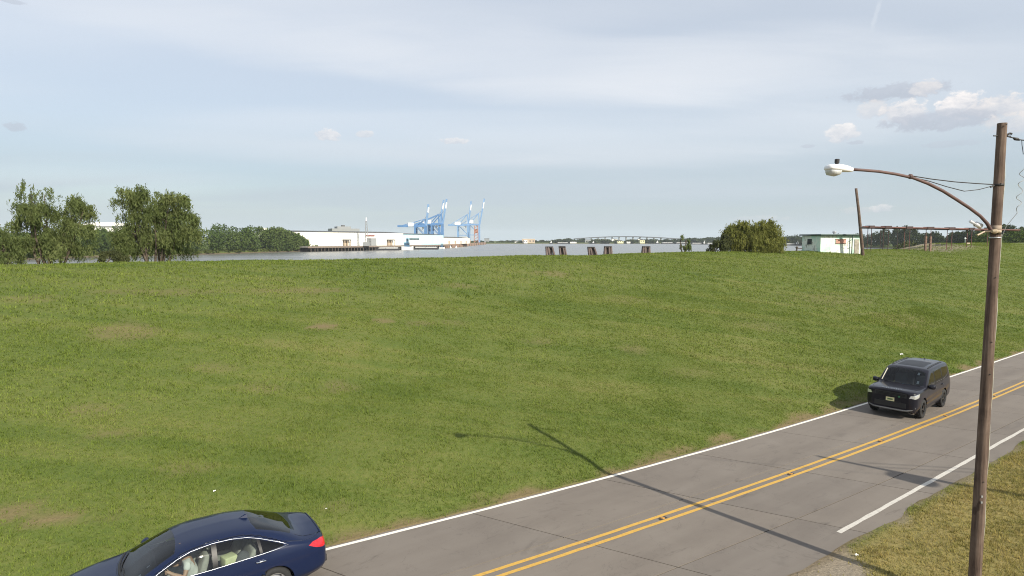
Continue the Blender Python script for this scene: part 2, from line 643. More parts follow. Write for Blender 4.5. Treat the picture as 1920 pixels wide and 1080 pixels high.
# ------------------------------------------------------------------ turf colour, shared by the ground and the blades standing on it
def turf_color(t, tip=False):
    pos = geo_pos(t)
    big = t.noise(pos, 0.10, 3, 0.6, 0.4)
    mid = t.noise(pos, 0.55, 4, 0.6, 0.3)
    fine = t.noise(pos, 5.0 if tip else 7.0, 3, 0.7)
    mow = t.noise(t.mapping(pos, (0.05, 0.75, 0.2), (0, 0, -ROAD_RZ)), 1.0, 3, 0.6, 0.3)
    g = t.m('ADD', t.m('ADD', t.m('MULTIPLY', big, 0.24), t.m('MULTIPLY', mid, 0.16)), t.m('ADD', t.m('MULTIPLY', mow, 0.30), t.m('MULTIPLY', fine, 0.30)))
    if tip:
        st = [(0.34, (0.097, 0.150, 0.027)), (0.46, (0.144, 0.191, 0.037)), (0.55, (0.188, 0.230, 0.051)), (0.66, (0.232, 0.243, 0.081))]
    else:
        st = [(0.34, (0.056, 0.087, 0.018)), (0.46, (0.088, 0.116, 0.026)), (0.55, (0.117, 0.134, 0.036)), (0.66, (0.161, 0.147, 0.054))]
    col = t.ramp(g, st)
    # the near side verge is drier
    at = t.n.new('ShaderNodeAttribute')
    at.attribute_name = 'dry'
    dry = t.ramp(fine, [(0.3, (0.188, 0.156, 0.058)), (0.7, (0.294, 0.225, 0.090))]) if not tip else t.ramp(fine, [(0.3, (0.213, 0.194, 0.062)), (0.7, (0.413, 0.306, 0.120))])
    dmask = t.m('MULTIPLY', at.outputs['Fac'], t.m('ADD', 0.45, t.m('MULTIPLY', mid, 0.7)))
    return pos, fine, t.mix(dmask, col, dry)


def m_ground(t):
    pos, fine, col = turf_color(t)
    at = t.n.new('ShaderNodeAttribute')
    at.attribute_name = 'bare'
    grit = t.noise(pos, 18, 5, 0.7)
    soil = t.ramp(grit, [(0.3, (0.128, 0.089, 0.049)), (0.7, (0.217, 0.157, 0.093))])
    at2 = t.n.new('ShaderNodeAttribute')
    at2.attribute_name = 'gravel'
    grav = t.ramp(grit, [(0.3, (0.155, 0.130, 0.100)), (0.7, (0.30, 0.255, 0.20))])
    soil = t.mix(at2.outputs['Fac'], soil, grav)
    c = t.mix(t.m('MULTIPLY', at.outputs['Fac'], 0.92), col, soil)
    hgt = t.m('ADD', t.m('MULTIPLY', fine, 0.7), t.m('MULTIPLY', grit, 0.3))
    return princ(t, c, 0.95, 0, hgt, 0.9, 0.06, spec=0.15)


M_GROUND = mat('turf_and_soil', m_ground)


def m_blade(t):
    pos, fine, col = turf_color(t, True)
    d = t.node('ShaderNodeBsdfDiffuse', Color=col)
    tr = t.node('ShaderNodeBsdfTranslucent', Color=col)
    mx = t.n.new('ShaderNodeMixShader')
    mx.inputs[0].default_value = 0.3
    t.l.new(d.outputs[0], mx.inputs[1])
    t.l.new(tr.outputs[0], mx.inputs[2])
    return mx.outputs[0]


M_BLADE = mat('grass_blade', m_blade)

# ------------------------------------------------------------------ ground sheet: near verge, levee, river side, on a road-aligned grid
s_ax = np.concatenate([np.linspace(-420, -40, 40, endpoint=False), np.linspace(-40, 60, 250, endpoint=False), np.linspace(60, 170, 150, endpoint=False), np.linspace(170, 700, 45)])
NREF = n_left(s_ax)
q_ax = np.concatenate([np.linspace(-160, -12, 30, endpoint=False), np.linspace(-12, -6.9, 22, endpoint=False), np.linspace(-6.9, -0.35, 10, endpoint=False), np.linspace(-0.35, 3, 30, endpoint=False), np.linspace(3, 46, 110, endpoint=False), np.linspace(46, 110, 30)])
NS, NQ = len(s_ax), len(q_ax)
SS, QQ = np.meshgrid(s_ax, q_ax, indexing='ij')
NN = QQ + NREF[:, None] + 0.14
# let the grid follow the near pavement edge exactly
KEY_Q = q_ax[np.argmin(abs(q_ax + 6.9))]
re = n_verge(s_ax)[:, None]
top = (n_left(s_ax) + 0.14)[:, None]
NN = np.where((QQ > -12) & (QQ <= 0), np.where(QQ <= -6.9, (re - 0.001) + (QQ + 6.9), (re + 0.06) + (top - re - 0.06) * (QQ + 6.9) / 6.9), NN)
NN = np.where(QQ <= -12, (re - 5.1) + (QQ + 12), NN)
XX, YY = SS * TX + NN * NX, SS * TY + NN * NY
ZZ = terrain_z(XX, YY)
V = np.stack([XX, YY, ZZ], -1).reshape(-1, 3)
I = np.arange(NS * NQ).reshape(NS, NQ)
F = np.stack([I[:-1, :-1], I[1:, :-1], I[1:, 1:], I[:-1, 1:]], -1).reshape(-1, 4)
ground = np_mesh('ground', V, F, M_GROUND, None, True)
tag(ground, 'mown green levee and roadside turf with thin brown patches', 'ground', kind='structure')
me = ground.data


def set_attr(me, name, vals):
    a = me.attributes.new(name, 'FLOAT', 'POINT')
    a.data.foreach_set('value', np.ascontiguousarray(vals, np.float32).ravel())


def dry_amount(X, Y):
    s = X * TX + Y * TY
    n = X * NX + Y * NY
    return sstep(n_right(s) - 0.3 - n, 0, 0.6)


def gravel_amount(X, Y):
    s = X * TX + Y * TY
    n = X * NX + Y * NY
    g = sstep(n_right(s) - 0.3 - n, 0, 0.6)
    q = n - n_left(s)
    ramp = sstep(s, 117, 122) * sstep(s, 141, 136) * sstep(q, CREST_Q - 5, CREST_Q - 2) * sstep(q, CREST_Q + 14, CREST_Q + 8)
    return np.maximum(g, ramp)


b_ = bare_amount(XX.ravel(), YY.ravel())
qv = QQ.ravel()
ramp_ = sstep(SS.ravel(), 119, 123) * sstep(SS.ravel(), 139, 134) * sstep(qv, CREST_Q - 4, CREST_Q - 1) * sstep(qv, CREST_Q + 14, CREST_Q + 8)
set_attr(me, 'bare', np.maximum(b_, ramp_ * 0.9))
set_attr(me, 'dry', dry_amount(XX.ravel(), YY.ravel()))
set_attr(me, 'gravel', gravel_amount(XX.ravel(), YY.ravel()))


# ------------------------------------------------------------------ grass standing on the levee and the verge
def make_grass(name, label, zones, seed):
    rg = np.random.default_rng(seed)
    Vs, Fs, Dr = [], [], []
    base = 0
    for (s0, s1, q0, q1, dens, hgt, wid, near) in zones:
        cnt = int((s1 - s0) * (q1 - q0) * dens)
        s = rg.uniform(s0, s1, cnt)
        q = rg.uniform(q0, q1, cnt)
        n = (q + n_left(s) + 0.14) if not near else (n_verge(s) - q)
        X, Y = s * TX + n * NX, s * TY + n * NY
        # only what can be seen from about here, with a margin to the sides
        keep = (np.abs(X) < 1.02 * np.maximum(Y, 0) + 5) & (Y > 8)
        bare = bare_amount(X, Y)
        clump = vnoise(X * 0.9, Y * 0.9, 41) * 0.6 + vnoise(X * 2.3, Y * 2.3, 42) * 0.4
        keep &= rg.random(cnt) > np.clip(bare * 1.05, 0, 0.97)
        keep &= rg.random(cnt) < (0.55 + 0.7 * clump)
        X, Y, clump = X[keep], Y[keep], clump[keep]
        Z = terrain_z(X, Y) - 0.012
        c = len(X)
        h = hgt * (0.6 + 0.7 * clump) * rg.uniform(0.6, 1.35, c)
        for b in range(3):
            ang = rg.uniform(0, 2 * math.pi, c)
            lean = rg.uniform(0.25, 1.0, c) * h
            ox, oy = rg.normal(0, wid * 1.4, c), rg.normal(0, wid * 1.4, c)
            wv = wid * rg.uniform(0.6, 1.3, c)
            px, py = np.cos(ang), np.sin(ang)
            hb = h * rg.uniform(0.7, 1.1, c)
            a = np.stack([X + ox - py * wv / 2, Y + oy + px * wv / 2, Z], -1)
            d = np.stack([X + ox + py * wv / 2, Y + oy - px * wv / 2, Z], -1)
            e = np.stack([X + ox + px * lean, Y + oy + py * lean, Z + hb], -1)
            Vs.append(np.stack([a, d, e], 1).reshape(-1, 3))
            Fs.append(np.arange(base, base + 3 * c).reshape(-1, 3))
            base += 3 * c
    o = np_mesh(name, np.concatenate(Vs), np.concatenate(Fs), M_BLADE)
    P = np.concatenate(Vs)
    set_attr(o.data, 'dry', dry_amount(P[:, 0], P[:, 1]))
    return tag(o, label, 'grass', kind='stuff')


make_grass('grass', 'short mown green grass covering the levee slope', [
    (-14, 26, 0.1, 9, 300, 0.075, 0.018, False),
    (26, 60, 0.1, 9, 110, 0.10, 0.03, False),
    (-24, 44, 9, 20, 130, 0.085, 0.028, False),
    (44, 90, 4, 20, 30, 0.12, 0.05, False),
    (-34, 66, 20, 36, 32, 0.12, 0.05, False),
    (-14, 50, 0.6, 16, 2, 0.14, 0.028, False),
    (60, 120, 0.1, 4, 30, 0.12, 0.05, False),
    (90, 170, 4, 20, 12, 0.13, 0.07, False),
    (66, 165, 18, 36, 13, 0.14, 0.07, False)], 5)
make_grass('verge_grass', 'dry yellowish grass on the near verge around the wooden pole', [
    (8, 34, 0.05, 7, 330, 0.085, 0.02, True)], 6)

# ------------------------------------------------------------------ road: slabs with open joints on a dark bed
def m_road(t):
    pos = geo_pos(t)
    rp = t.mapping(pos, (1, 1, 1), (0, 0, -ROAD_RZ))
    agg = t.noise(pos, 60, 4, 0.75)
    blot = t.noise(pos, 0.55, 4, 0.6, 0.4)
    stre = t.noise(t.mapping(rp, (0.12, 1.1, 1)), 1.0, 4, 0.6)
    scuff = t.noise(t.mapping(rp, (0.9, 3.2, 1), (0, 0, 0.1)), 1.0, 5, 0.65, 0.5)
    g = t.m('ADD', t.m('ADD', t.m('MULTIPLY', blot, 0.32), t.m('MULTIPLY', stre, 0.40)), t.m('MULTIPLY', agg, 0.28))
    c = t.ramp(g, [(0.32, (0.130, 0.112, 0.097)), (0.5, (0.165, 0.144, 0.124)), (0.68, (0.196, 0.174, 0.151))])
    dk = t.step(scuff, 0.60, 0.74)
    c = t.mix(t.m('MULTIPLY', dk, 0.5), c, (0.07, 0.062, 0.056))
    oil = t.step(t.noise(t.mapping(rp, (0.35, 0.8, 1), (0, 0, 0), (4, 7, 0)), 1.0, 5, 0.7, 0.6), 0.58, 0.72)
    c = t.mix(t.m('MULTIPLY', oil, 0.28), c, (0.06, 0.054, 0.05))
    crk = t.step(t.m('ABSOLUTE', t.m('SUBTRACT', t.noise(t.mapping(rp, (0.5, 0.6, 1), (0, 0, 0), (1, 9, 0)), 1.0, 6, 0.6, 0.8), 0.5)), 0.004, 0.0015)
    c = t.mix(t.m('MULTIPLY', crk, 0.2), c, (0.05, 0.044, 0.04))
    oi = t.n.new('ShaderNodeObjectInfo').outputs['Random']
    c = t.mix(1.0, c, t.ramp(oi, [(0, (0.94, 0.94, 0.95)), (1, (1.04, 1.03, 1.02))]), 'MULTIPLY')
    return princ(t, c, 0.82, 0, agg, 0.35, 0.006, spec=0.3)


M_ROAD = mat('worn_pavement', m_road)
M_BED = simple('dark_road_bed', (0.03, 0.027, 0.024), 0.95)

S0, S1 = -46.0, 176.0
ss = np.linspace(S0, S1, 150)


def strip(name, n0, n1, z, m, parent=None, s_lo=S0, s_hi=S1, steps=150, jag=0.0, thick=None):
    s = np.linspace(s_lo, s_hi, steps)
    a, b = n0(s), n1(s)
    if jag:
        a = a + (vnoise(s * 2.2, s * 0, 51) - 0.5) * jag
        b = b + (vnoise(s * 2.2, s * 0 + 9, 52) - 0.5) * jag
    P = np.concatenate([np.stack([s * TX + k * NX, s * TY + k * NY, np.full_like(s, z)], -1) for k in (a, b)])
    i = np.arange(steps - 1)
    F = np.stack([i, i + 1, i + 1 + steps, i + steps], -1)
    return np_mesh(name, P, F, m, parent)


road = strip('road', lambda s: n_verge(s) - 0.14, lambda s: n_left(s) + 0.16, -0.022, M_BED)
tag(road, 'two lane grey road of jointed slabs below the levee', 'road', kind='structure')
jl = lambda s: n_mid(s) + 0.56
jr = lambda s: n_mid(s) - 1.98
edge_r = lambda s: n_verge(s) - 0.12
edge_l = lambda s: n_left(s) + 0.13 + (vnoise(s * 1.7, 0 * s, 63) - 0.5) * 0.05
SKEW, PITCH_S = -0.47, 4.42
GAP = 0.016
strips = [(edge_r, jr), (jr, jl), (jl, edge_l)]
k0 = int((S0 - 10.0) / PITCH_S)
for si, (fa, fb) in enumerate(strips):
    for k in range(k0 + 2, int((S1 - 10) / PITCH_S) - 1):
        sj0 = 10.0 + k * PITCH_S + (0.12 * math.sin(k * 2.3))
        sj1 = 10.0 + (k + 1) * PITCH_S + (0.12 * math.sin((k + 1) * 2.3))
        nu, nv = 9, 3
        rows = []
        for i in range(nu):
            for j in range(nv):
                u, v = i / (nu - 1), j / (nv - 1)
                s_a = sj0 + (sj1 - sj0) * u
                # skewed joint: position along depends on n
                nref = 11.1
                s_ = s_a
                for _ in range(3):
                    lo, hi = float(fa(np.array(s_))), float(fb(np.array(s_)))
                    n_ = lo + GAP * (si > 0) + (hi - lo - GAP * (si > 0) - GAP * (si < 2)) * v
                    s_ = s_a + SKEW * (n_ - nref) + (GAP if i == 0 else (-GAP if i == nu - 1 else 0))
                rows.append(sn(s_, n_, 0.0))
        dz = random.uniform(-0.0015, 0.0015)
        vs = [(p.x, p.y, dz) for p in rows] + [(p.x, p.y, -0.021) for p in rows]
        nn_ = nu * nv
        fs = [(i * nv + j, (i + 1) * nv + j, (i + 1) * nv + j + 1, i * nv + j + 1) for i in range(nu - 1) for j in range(nv - 1)]
        ring = [i * nv for i in range(nu)] + [(nu - 1) * nv + j for j in range(1, nv)] + [i * nv + nv - 1 for i in range(nu - 2, -1, -1)] + [j for j in range(nv - 2, 0, -1)]
        fs += [(ring[(i + 1) % len(ring)], ring[i], ring[i] + nn_, ring[(i + 1) % len(ring)] + nn_) for i in range(len(ring))]
        MB().add(vs, fs).build('slab', M_ROAD, road, norm=False)


def m_paint(col, wear):
    def b(t):
        pos = geo_pos(t)
        n = t.noise(pos, 9, 5, 0.75)
        f = t.noise(pos, 70, 3, 0.7)
        k = t.m('ADD', t.m('MULTIPLY', n, 0.6), t.m('MULTIPLY', f, 0.4))
        c = t.ramp(k, [(0.30, tuple(x * 0.55 for x in col)), (0.30 + wear, col), (1, col)])
        return princ(t, c, 0.6, 0, f, 0.2, 0.004, spec=0.4)
    return b


M_WHITE_LINE = mat('white_road_paint', m_paint((0.74, 0.70, 0.62), 0.14))
M_GREY_LINE = mat('worn_white_road_paint', m_paint((0.52, 0.49, 0.44), 0.22))
M_YELLOW_LINE = mat('yellow_road_paint', m_paint((0.52, 0.31, 0.06), 0.20))
wl = strip('edge_line', lambda s: n_left(s) - 0.055, lambda s: n_left(s) + 0.055, 0.004, M_WHITE_LINE, road, jag=0.012, steps=500)
wl['label'] = 'bright white edge line beside the levee'
wr = strip('edge_line', lambda s: n_right(s) - 0.06, lambda s: n_right(s) + 0.06, 0.004, M_GREY_LINE, road, s_lo=15.7, steps=400, jag=0.022)
wr['label'] = 'worn white edge line on the near side, ending short'
for d in (-0.135, 0.135):
    strip('centre_line', lambda s, d=d: n_mid(s) + d - 0.055, lambda s, d=d: n_mid(s) + d + 0.055, 0.004, M_YELLOW_LINE, road, jag=0.012, steps=500)

# raised reflective markers between the yellow lines
M_MARK = simple('amber_marker', (0.42, 0.22, 0.05), 0.35, var=0.2, scale=20)
M_MARKD = simple('marker_base', (0.035, 0.028, 0.022), 0.7)
names = ['the marker nearest the blue sedan', 'first marker past the long pole shadow', 'marker just left of the black car', 'marker beside the black car\'s rear wheel', 'marker behind the black car', 'farthest marker in view by the wooden pole']
for i in range(6):
    s_ = 12.62 + 5.82 * i
    e = empty('road_marker', sn(s_, float(n_mid(s_)) - 0.01, 0.004), ROAD_RZ, 'small amber raised marker between the yellow lines, ' + names[i], 'road marker', 'raised markers on the centre line')
    MB().prism([(-0.13, -0.05), (0.13, -0.05), (0.13, 0.05), (-0.13, 0.05)], 0.0, 0.008).build('marker_base', M_MARKD, e)
    mb = MB().add([(-0.05, -0.05, 0.008), (0.05, -0.05, 0.008), (0.05, 0.05, 0.008), (-0.05, 0.05, 0.008), (-0.022, -0.042, 0.03), (0.022, -0.042, 0.03), (0.022, 0.042, 0.03), (-0.022, 0.042, 0.03)],
                  [(0, 3, 2, 1), (4, 5, 6, 7), (0, 1, 5, 4), (1, 2, 6, 5), (2, 3, 7, 6), (3, 0, 4, 7)])
    mb.build('reflector', M_MARK, e)

# litter
M_LITTER = simple('white_litter', (0.75, 0.75, 0.72), 0.6)


def litter(x, y, size, label, levee=True):
    p = hit_levee(x, y) if levee else tuple(ground_px(x, y))[:2]
    z = tz(*p) + 0.05
    rg = random.Random(x)
    vs = []
    for j in range(4):
        for i in range(4):
            vs.append(((i / 3 - .5) * size, (j / 3 - .5) * size * .6, rg.uniform(-.25, .35) * size))
    fs = [(j * 4 + i, j * 4 + i + 1, j * 4 + i + 5, j * 4 + i + 4) for j in range(3) for i in range(3)]
    vs2 = [(a, b, c + 0.006) for a, b, c in vs]
    o = MB().add(vs, fs).add(vs2, fs).build('litter', M_LITTER)
    o.location = (p[0], p[1], z)
    tag(o, label, 'litter')


litter(403, 925, 0.07, 'scrap of white paper in the grass above the blue sedan')
litter(1690, 666, 0.16, 'white scrap of litter in the grass above the black car')
litter(1606, 1046, 0.07, 'white scrap at the tip of the gravel apron', False)
litter(612, 958, 0.045, 'tiny white speck of litter in grass right of the sedan roof')


# ================================================================== river, banks
def m_water(t):
    pos = geo_pos(t)
    # ripples stretched a little across the wind, two scales
    a = t.noise(t.mapping(pos, (0.35, 0.9, 1)), 1.0, 4, 0.6, 0.4)
    b = t.noise(t.mapping(pos, (0.012, 0.045, 1), (0, 0, 0.1)), 1.0, 3, 0.55)
    c = t.ramp(b, [(0.35, (0.13, 0.135, 0.13)), (0.65, (0.19, 0.19, 0.18))])
    r = t.m('ADD', 0.16, t.m('MULTIPLY', b, 0.22))
    return princ(t, c, r, 0, a, 0.22, 0.3, spec=0.5)


M_WATER = mat('river_water', m_water)
wat = np_mesh('river', np.array([(-5000, 60, WATER_Z), (5000, 60, WATER_Z), (5000, 6000, WATER_Z), (-5000, 6000, WATER_Z)]), np.array([[0, 1, 2, 3]]), M_WATER)
tag(wat, 'wide calm grey river behind the levee', 'river', kind='structure')


def m_bank(t):
    pos = geo_pos(t)
    n = t.noise(pos, 0.2, 4, 0.6)
    sp = t.n.new('ShaderNodeSeparateXYZ')
    t.l.new(pos, sp.inputs[0])
    k = t.m('ADD', sp.outputs[2], t.m('MULTIPLY', n, 1.2))
    c = t.ramp(t.step(k, -1.0, 0.9), [(0.0, (0.10, 0.085, 0.06)), (0.35, (0.13, 0.11, 0.07)), (0.5, (0.10, 0.12, 0.035)), (1.0, (0.085, 0.11, 0.03))])
    return princ(t, c, 0.95, 0, n, 0.5, 0.3, spec=0.1)


M_BANK = mat('bank_soil_and_grass', m_bank)


def bank(name, shore, depth_dir, depth, top, label, lip=7.0):
    """land behind a shoreline (list of world xy), rising from below the water"""
    rows = [(0.0, WATER_Z - 0.6), (lip * 0.35, WATER_Z + 0.4), (lip, top * 0.5), (lip * 2.2, top), (depth, top)]
    V, F = [], []
    n = len(shore)
    for d, z in rows:
        for k, (x, y) in enumerate(shore):
            j = (random.random() - 0.5) * lip * 0.25 if 0 < d < depth else 0
            V.append((x + depth_dir[0] * (d + j), y + depth_dir[1] * (d + j), z + (random.random() - 0.5) * 0.2))
    for r in range(len(rows) - 1):
        for k in range(n - 1):
            F.append((r * n + k, r * n + k + 1, (r + 1) * n + k + 1, (r + 1) * n + k))
    o = np_mesh(name, np.array(V), np.array(F), M_BANK, None, True)
    return tag(o, label, 'bank', kind='structure')


def shore_px(pts, per=6):
    out = []
    for (a, b) in zip(pts[:-1], pts[1:]):
        for k in range(per):
            u = k / per
            p = ground_px(a[0] + (b[0] - a[0]) * u, a[1] + (b[1] - a[1]) * u, WATER_Z)
            out.append((p.x, p.y))
    p = ground_px(*pts[-1], WATER_Z)
    out.append((p.x, p.y))
    return out


LEFT_SHORE_PX = [(-500, 520), (0, 489), (170, 483), (360, 478.5), (480, 474.5), (590, 471.2), (640, 469.2), (760, 465.2), (850, 461.2), (905, 457.8)]
left_shore = shore_px(LEFT_SHORE_PX)
bank('left_bank', left_shore, (-0.75, 0.66), 900, 1.2, 'low green river bank below the wood on the left', 6)
FAR_Y = 1490
far_shore = [(x, FAR_Y + 25 * math.sin(x / 240) + (abs(x) > 900) * 0) for x in np.linspace(-700, 900, 50)]
bank('far_bank', far_shore, (0, 1), 2600, 1.2, 'far low bank across the river', 10)
RIGHT_SHORE_PX = [(1455, 459.2), (1500, 460.2), (1600, 463.4), (1690, 466.4), (1760, 469.5), (1850, 474), (2000, 480), (2300, 492)]
right_shore = shore_px(RIGHT_SHORE_PX)
bank('right_bank', right_shore, (0.8, 0.6), 900, 1.4, 'wooded river bank beyond the pipe trestle', 6)


# ================================================================== foliage
def m_leaf(name, stops, trans=0.3, scale=0.6):
    def b(t):
        pos = geo_pos(t)
        n = t.noise(pos, scale, 3, 0.6)
        f = t.noise(pos, scale * 9, 2, 0.7)
        k = t.m('ADD', t.m('MULTIPLY', n, 0.6), t.m('MULTIPLY', f, 0.4))
        c = t.ramp(k, stops)
        d = t.node('ShaderNodeBsdfDiffuse', Color=c)
        tr = t.node('ShaderNodeBsdfTranslucent', Color=c)
        mx = t.n.new('ShaderNodeMixShader')
        mx.inputs[0].default_value = trans
        t.l.new(d.outputs[0], mx.inputs[1])
        t.l.new(tr.outputs[0], mx.inputs[2])
        return mx.outputs[0]
    return mat(name, b)


M_WILLOW = m_leaf('willow_leaf', [(0.3, (0.092, 0.122, 0.044)), (0.5, (0.152, 0.188, 0.068)), (0.7, (0.235, 0.260, 0.105))], 0.45)
M_WILLOW2 = m_leaf('yellowing_willow_leaf', [(0.3, (0.120, 0.138, 0.040)), (0.5, (0.200, 0.212, 0.060)), (0.7, (0.290, 0.280, 0.090))], 0.45)
M_SHRUB = m_leaf('dark_shrub_leaf', [(0.3, (0.050, 0.062, 0.028)), (0.7, (0.115, 0.125, 0.055))], 0.25)
M_WOOD = m_leaf('woodland_leaf', [(0.3, (0.050, 0.080, 0.026)), (0.5, (0.085, 0.125, 0.038)), (0.7, (0.130, 0.165, 0.052))], 0.3, 0.05)
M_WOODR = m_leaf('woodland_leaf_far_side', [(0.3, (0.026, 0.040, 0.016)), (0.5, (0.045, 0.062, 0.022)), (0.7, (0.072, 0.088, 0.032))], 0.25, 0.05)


def m_bark(t):
    p = obj_pos(t)
    n = t.noise(t.mapping(p, (6, 6, 1.2)), 2.0, 5, 0.7)
    c = t.ramp(n, [(0.3, (0.045, 0.035, 0.026)), (0.7, (0.13, 0.105, 0.08))])
    return princ(t, c, 0.9, 0, n, 0.6, 0.03, spec=0.2)


M_BARK = mat('bark', m_bark)


def leaf_mesh(name, P, A, L, W, m, parent, rg):
    """rhombic leaves: centres P, long axes A (unit), length L, width W"""
    n = len(P)
    r = rg.normal(size=(n, 3))
    B = np.cross(A, r)
    B /= np.linalg.norm(B, axis=1, keepdims=True) + 1e-9
    L = np.broadcast_to(L, (n,))[:, None]
    W = np.broadcast_to(W, (n,))[:, None]
    a, b, c, d = P - A * L / 2, P + B * W / 2 - A * L * 0.08, P + A * L / 2, P - B * W / 2 - A * L * 0.08
    V = np.stack([a, b, c, d], 1).reshape(-1, 3)
    F = np.arange(4 * n).reshape(-1, 4)
    return np_mesh(name, V, F, m, parent)


def unit(v):
    return v / (np.linalg.norm(v, axis=1, keepdims=True) + 1e-9)


def willow(label, base, lobes, m, strands, leaf=(0.26, 0.06), hang=1.6, seed=1, name='willow_tree', cat='tree', group=None, stems=3, gap=0.0, bunch=16):
    """weeping tree: lobes are (x, y, z, rx, ry, rz) relative to base"""
    rg = np.random.default_rng(seed)
    e = empty(name, base, 0, label, cat, group)
    vol = np.array([l[3] * l[5] for l in lobes])
    idx = rg.choice(len(lobes), strands, p=vol / vol.sum())
    Lb = np.array(lobes)[idx]
    d = unit(rg.normal(size=(strands, 3)))
    d[:, 2] = np.abs(d[:, 2]) * 1.0 - 0.15
    d = unit(d)
    rad = rg.uniform(0.35, 1.04, strands) ** 0.6
    O = Lb[:, :3] + d * Lb[:, 3:] * rad[:, None]
    # strands hang in bunches from branch ends, which leaves gaps and dark hollows between
    nc = max(8, strands // bunch)
    near_ = rg.integers(0, nc, strands)
    spread = 0.13 * np.median(Lb[:, 3])
    O = O[near_] + rg.normal(0, spread, (strands, 3)) * [1, 1, .7]
    d = unit(d[near_] + rg.normal(0, .25, (strands, 3)))
    d[:, 2] = np.maximum(d[:, 2], -.2)
    if gap:
        nz = vnoise(O[:, 0] * 1.3 + 40, O[:, 2] * 1.3 + 40, seed + 90)
        keep = rg.random(strands) > gap * sstep(nz, 0.45, 0.75)
        O, d = O[keep], d[keep]
    ns = len(O)
    ln = hang * rg.uniform(0.25, 1.15, ns)
    K = 9
    t_ = (np.arange(K) + 0.5) / K
    out = d.copy()
    out[:, 2] = 0
    P = O[:, None, :] + out[:, None, :] * (np.sqrt(t_)[None, :, None] * 0.28 * ln[:, None, None])
    P[:, :, 2] += (0.10 * np.sin(t_ * 2.2) - t_ ** 1.3)[None, :] * ln[:, None]
    P = P.reshape(-1, 3) + rg.normal(0, 0.045, (ns * K, 3))
    zmin = -0.4
    P[:, 2] = np.maximum(P[:, 2], zmin + rg.random(len(P)) * 0.5)
    A = np.stack([rg.normal(0, 0.42, len(P)), rg.normal(0, 0.42, len(P)), -np.ones(len(P)) * rg.uniform(0.3, 1.1, len(P))], -1)
    L = leaf[0] * rg.uniform(0.6, 1.4, len(P))
    # loose sprays that stand out of the outline
    ku = max(6, ns // 9)
    top_ = rg.choice(ns, ku)
    K2 = 7
    t2 = (np.arange(K2) + 0.5) / K2
    dv_ = unit(d[top_] * [1, 1, 0.6] + np.stack([rg.normal(0, .3, ku), rg.normal(0, .3, ku), np.full(ku, .55)], -1))
    l2 = hang * rg.uniform(0.25, 0.65, ku)
    Q = O[top_][:, None, :] + dv_[:, None, :] * (t2[None, :, None] * l2[:, None, None])
    Q[:, :, 2] -= (t2 ** 2)[None, :] * l2[:, None] * 0.45
    Q = Q.reshape(-1, 3) + rg.normal(0, .05, (ku * K2, 3))
    P = np.concatenate([P, Q])
    A = np.concatenate([A, rg.normal(0, 1, (len(Q), 3))])
    L = np.concatenate([L, leaf[0] * rg.uniform(.5, 1.1, len(Q))])
    leaf_mesh('crown', P, unit(A), L, leaf[1] * rg.uniform(0.7, 1.4, len(P)), m, e, rg)
    # trunk and limbs
    mb = MB()
    for k in range(stems):
        l = lobes[k % len(lobes)]
        st = Vector((rg.normal(0, 0.25), rg.normal(0, 0.2), -0.5))
        en = Vector((l[0], l[1], l[2] + l[5] * 0.35))
        md = st.lerp(en, 0.5) + Vector((rg.normal(0, 0.2), rg.normal(0, 0.2), 0.1))
        r0 = 0.11 + 0.02 * l[5]
        mb.tube([st, st.lerp(md, 0.5), md, md.lerp(en, 0.5), en], [r0, r0 * 0.8, r0 * 0.6, r0 * 0.4, r0 * 0.12], 7)
        for j in range(6):
            u = rg.uniform(0.35, 0.85)
            o0 = md.lerp(en, max(0, u * 2 - 1)) if u > 0.5 else st.lerp(md, u * 2)
            dd = Vector((rg.normal(), rg.normal(), abs(rg.normal()) + 0.5)).normalized()
            o1 = o0 + Vector((dd.x * l[3], dd.y * l[4], dd.z * l[5] * 0.7)) * 0.8
            mb.tube([o0, o0.lerp(o1, 0.5) + Vector((0, 0, 0.12)), o1], [r0 * 0.35, r0 * 0.22, 0.015], 5)
    mb.build('trunk', M_BARK, e, True)
    return e


def lobes_px(lst, Y, base, dscale=0.62):
    out = []
    for (x, y, rx, ry) in lst:
        p = at_depth(x, y, Y)
        out.append((p.x - base[0], (random.random() - 0.5) * 0.8, p.z - base[2], rx * Y / FPX, rx * Y / FPX * dscale, ry * Y / FPX))
    return out


def base_px(x, Y):
    X = at_depth(x, 480, Y).x
    return (X, Y, tz(X, Y) - 0.1)


b = base_px(95, 46)
willow('tall twin crowned willow left of the other big willow on the levee top', b,
       lobes_px([(64, 362, 20, 20), (88, 372, 18, 20), (48, 385, 22, 26), (78, 398, 28, 28), (58, 430, 32, 30), (136, 388, 18, 18), (155, 400, 16, 22), (120, 412, 20, 22), (146, 435, 30, 34), (84, 462, 48, 30), (130, 472, 46, 26), (104, 435, 24, 24)], 46, b),
       M_WILLOW, 3300, (0.25, 0.058), 1.2, 3, stems=8, gap=0.85)
b = base_px(8, 44)
willow('low willow at the far left edge of the levee top', b, lobes_px([(0, 455, 30, 26), (8, 478, 36, 20), (-30, 450, 30, 30)], 44, b), M_WILLOW, 1500, (0.22, 0.05), 1.2, 4, stems=3, gap=0.6)
b = base_px(292, 51)
willow('broad dense willow with drooping branches, nearer the wharf', b,
       lobes_px([(262, 366, 22, 18), (240, 374, 20, 20), (286, 378, 24, 22), (318, 382, 16, 18), (342, 380, 18, 18), (252, 402, 28, 30), (296, 408, 32, 30), (342, 410, 22, 28), (246, 442, 32, 34), (300, 446, 42, 36), (346, 446, 24, 34), (292, 470, 66, 20), (240, 468, 24, 20)], 51, b),
       M_WILLOW, 4300, (0.27, 0.062), 1.2, 5, stems=9, gap=0.7)
b = base_px(220, 48)
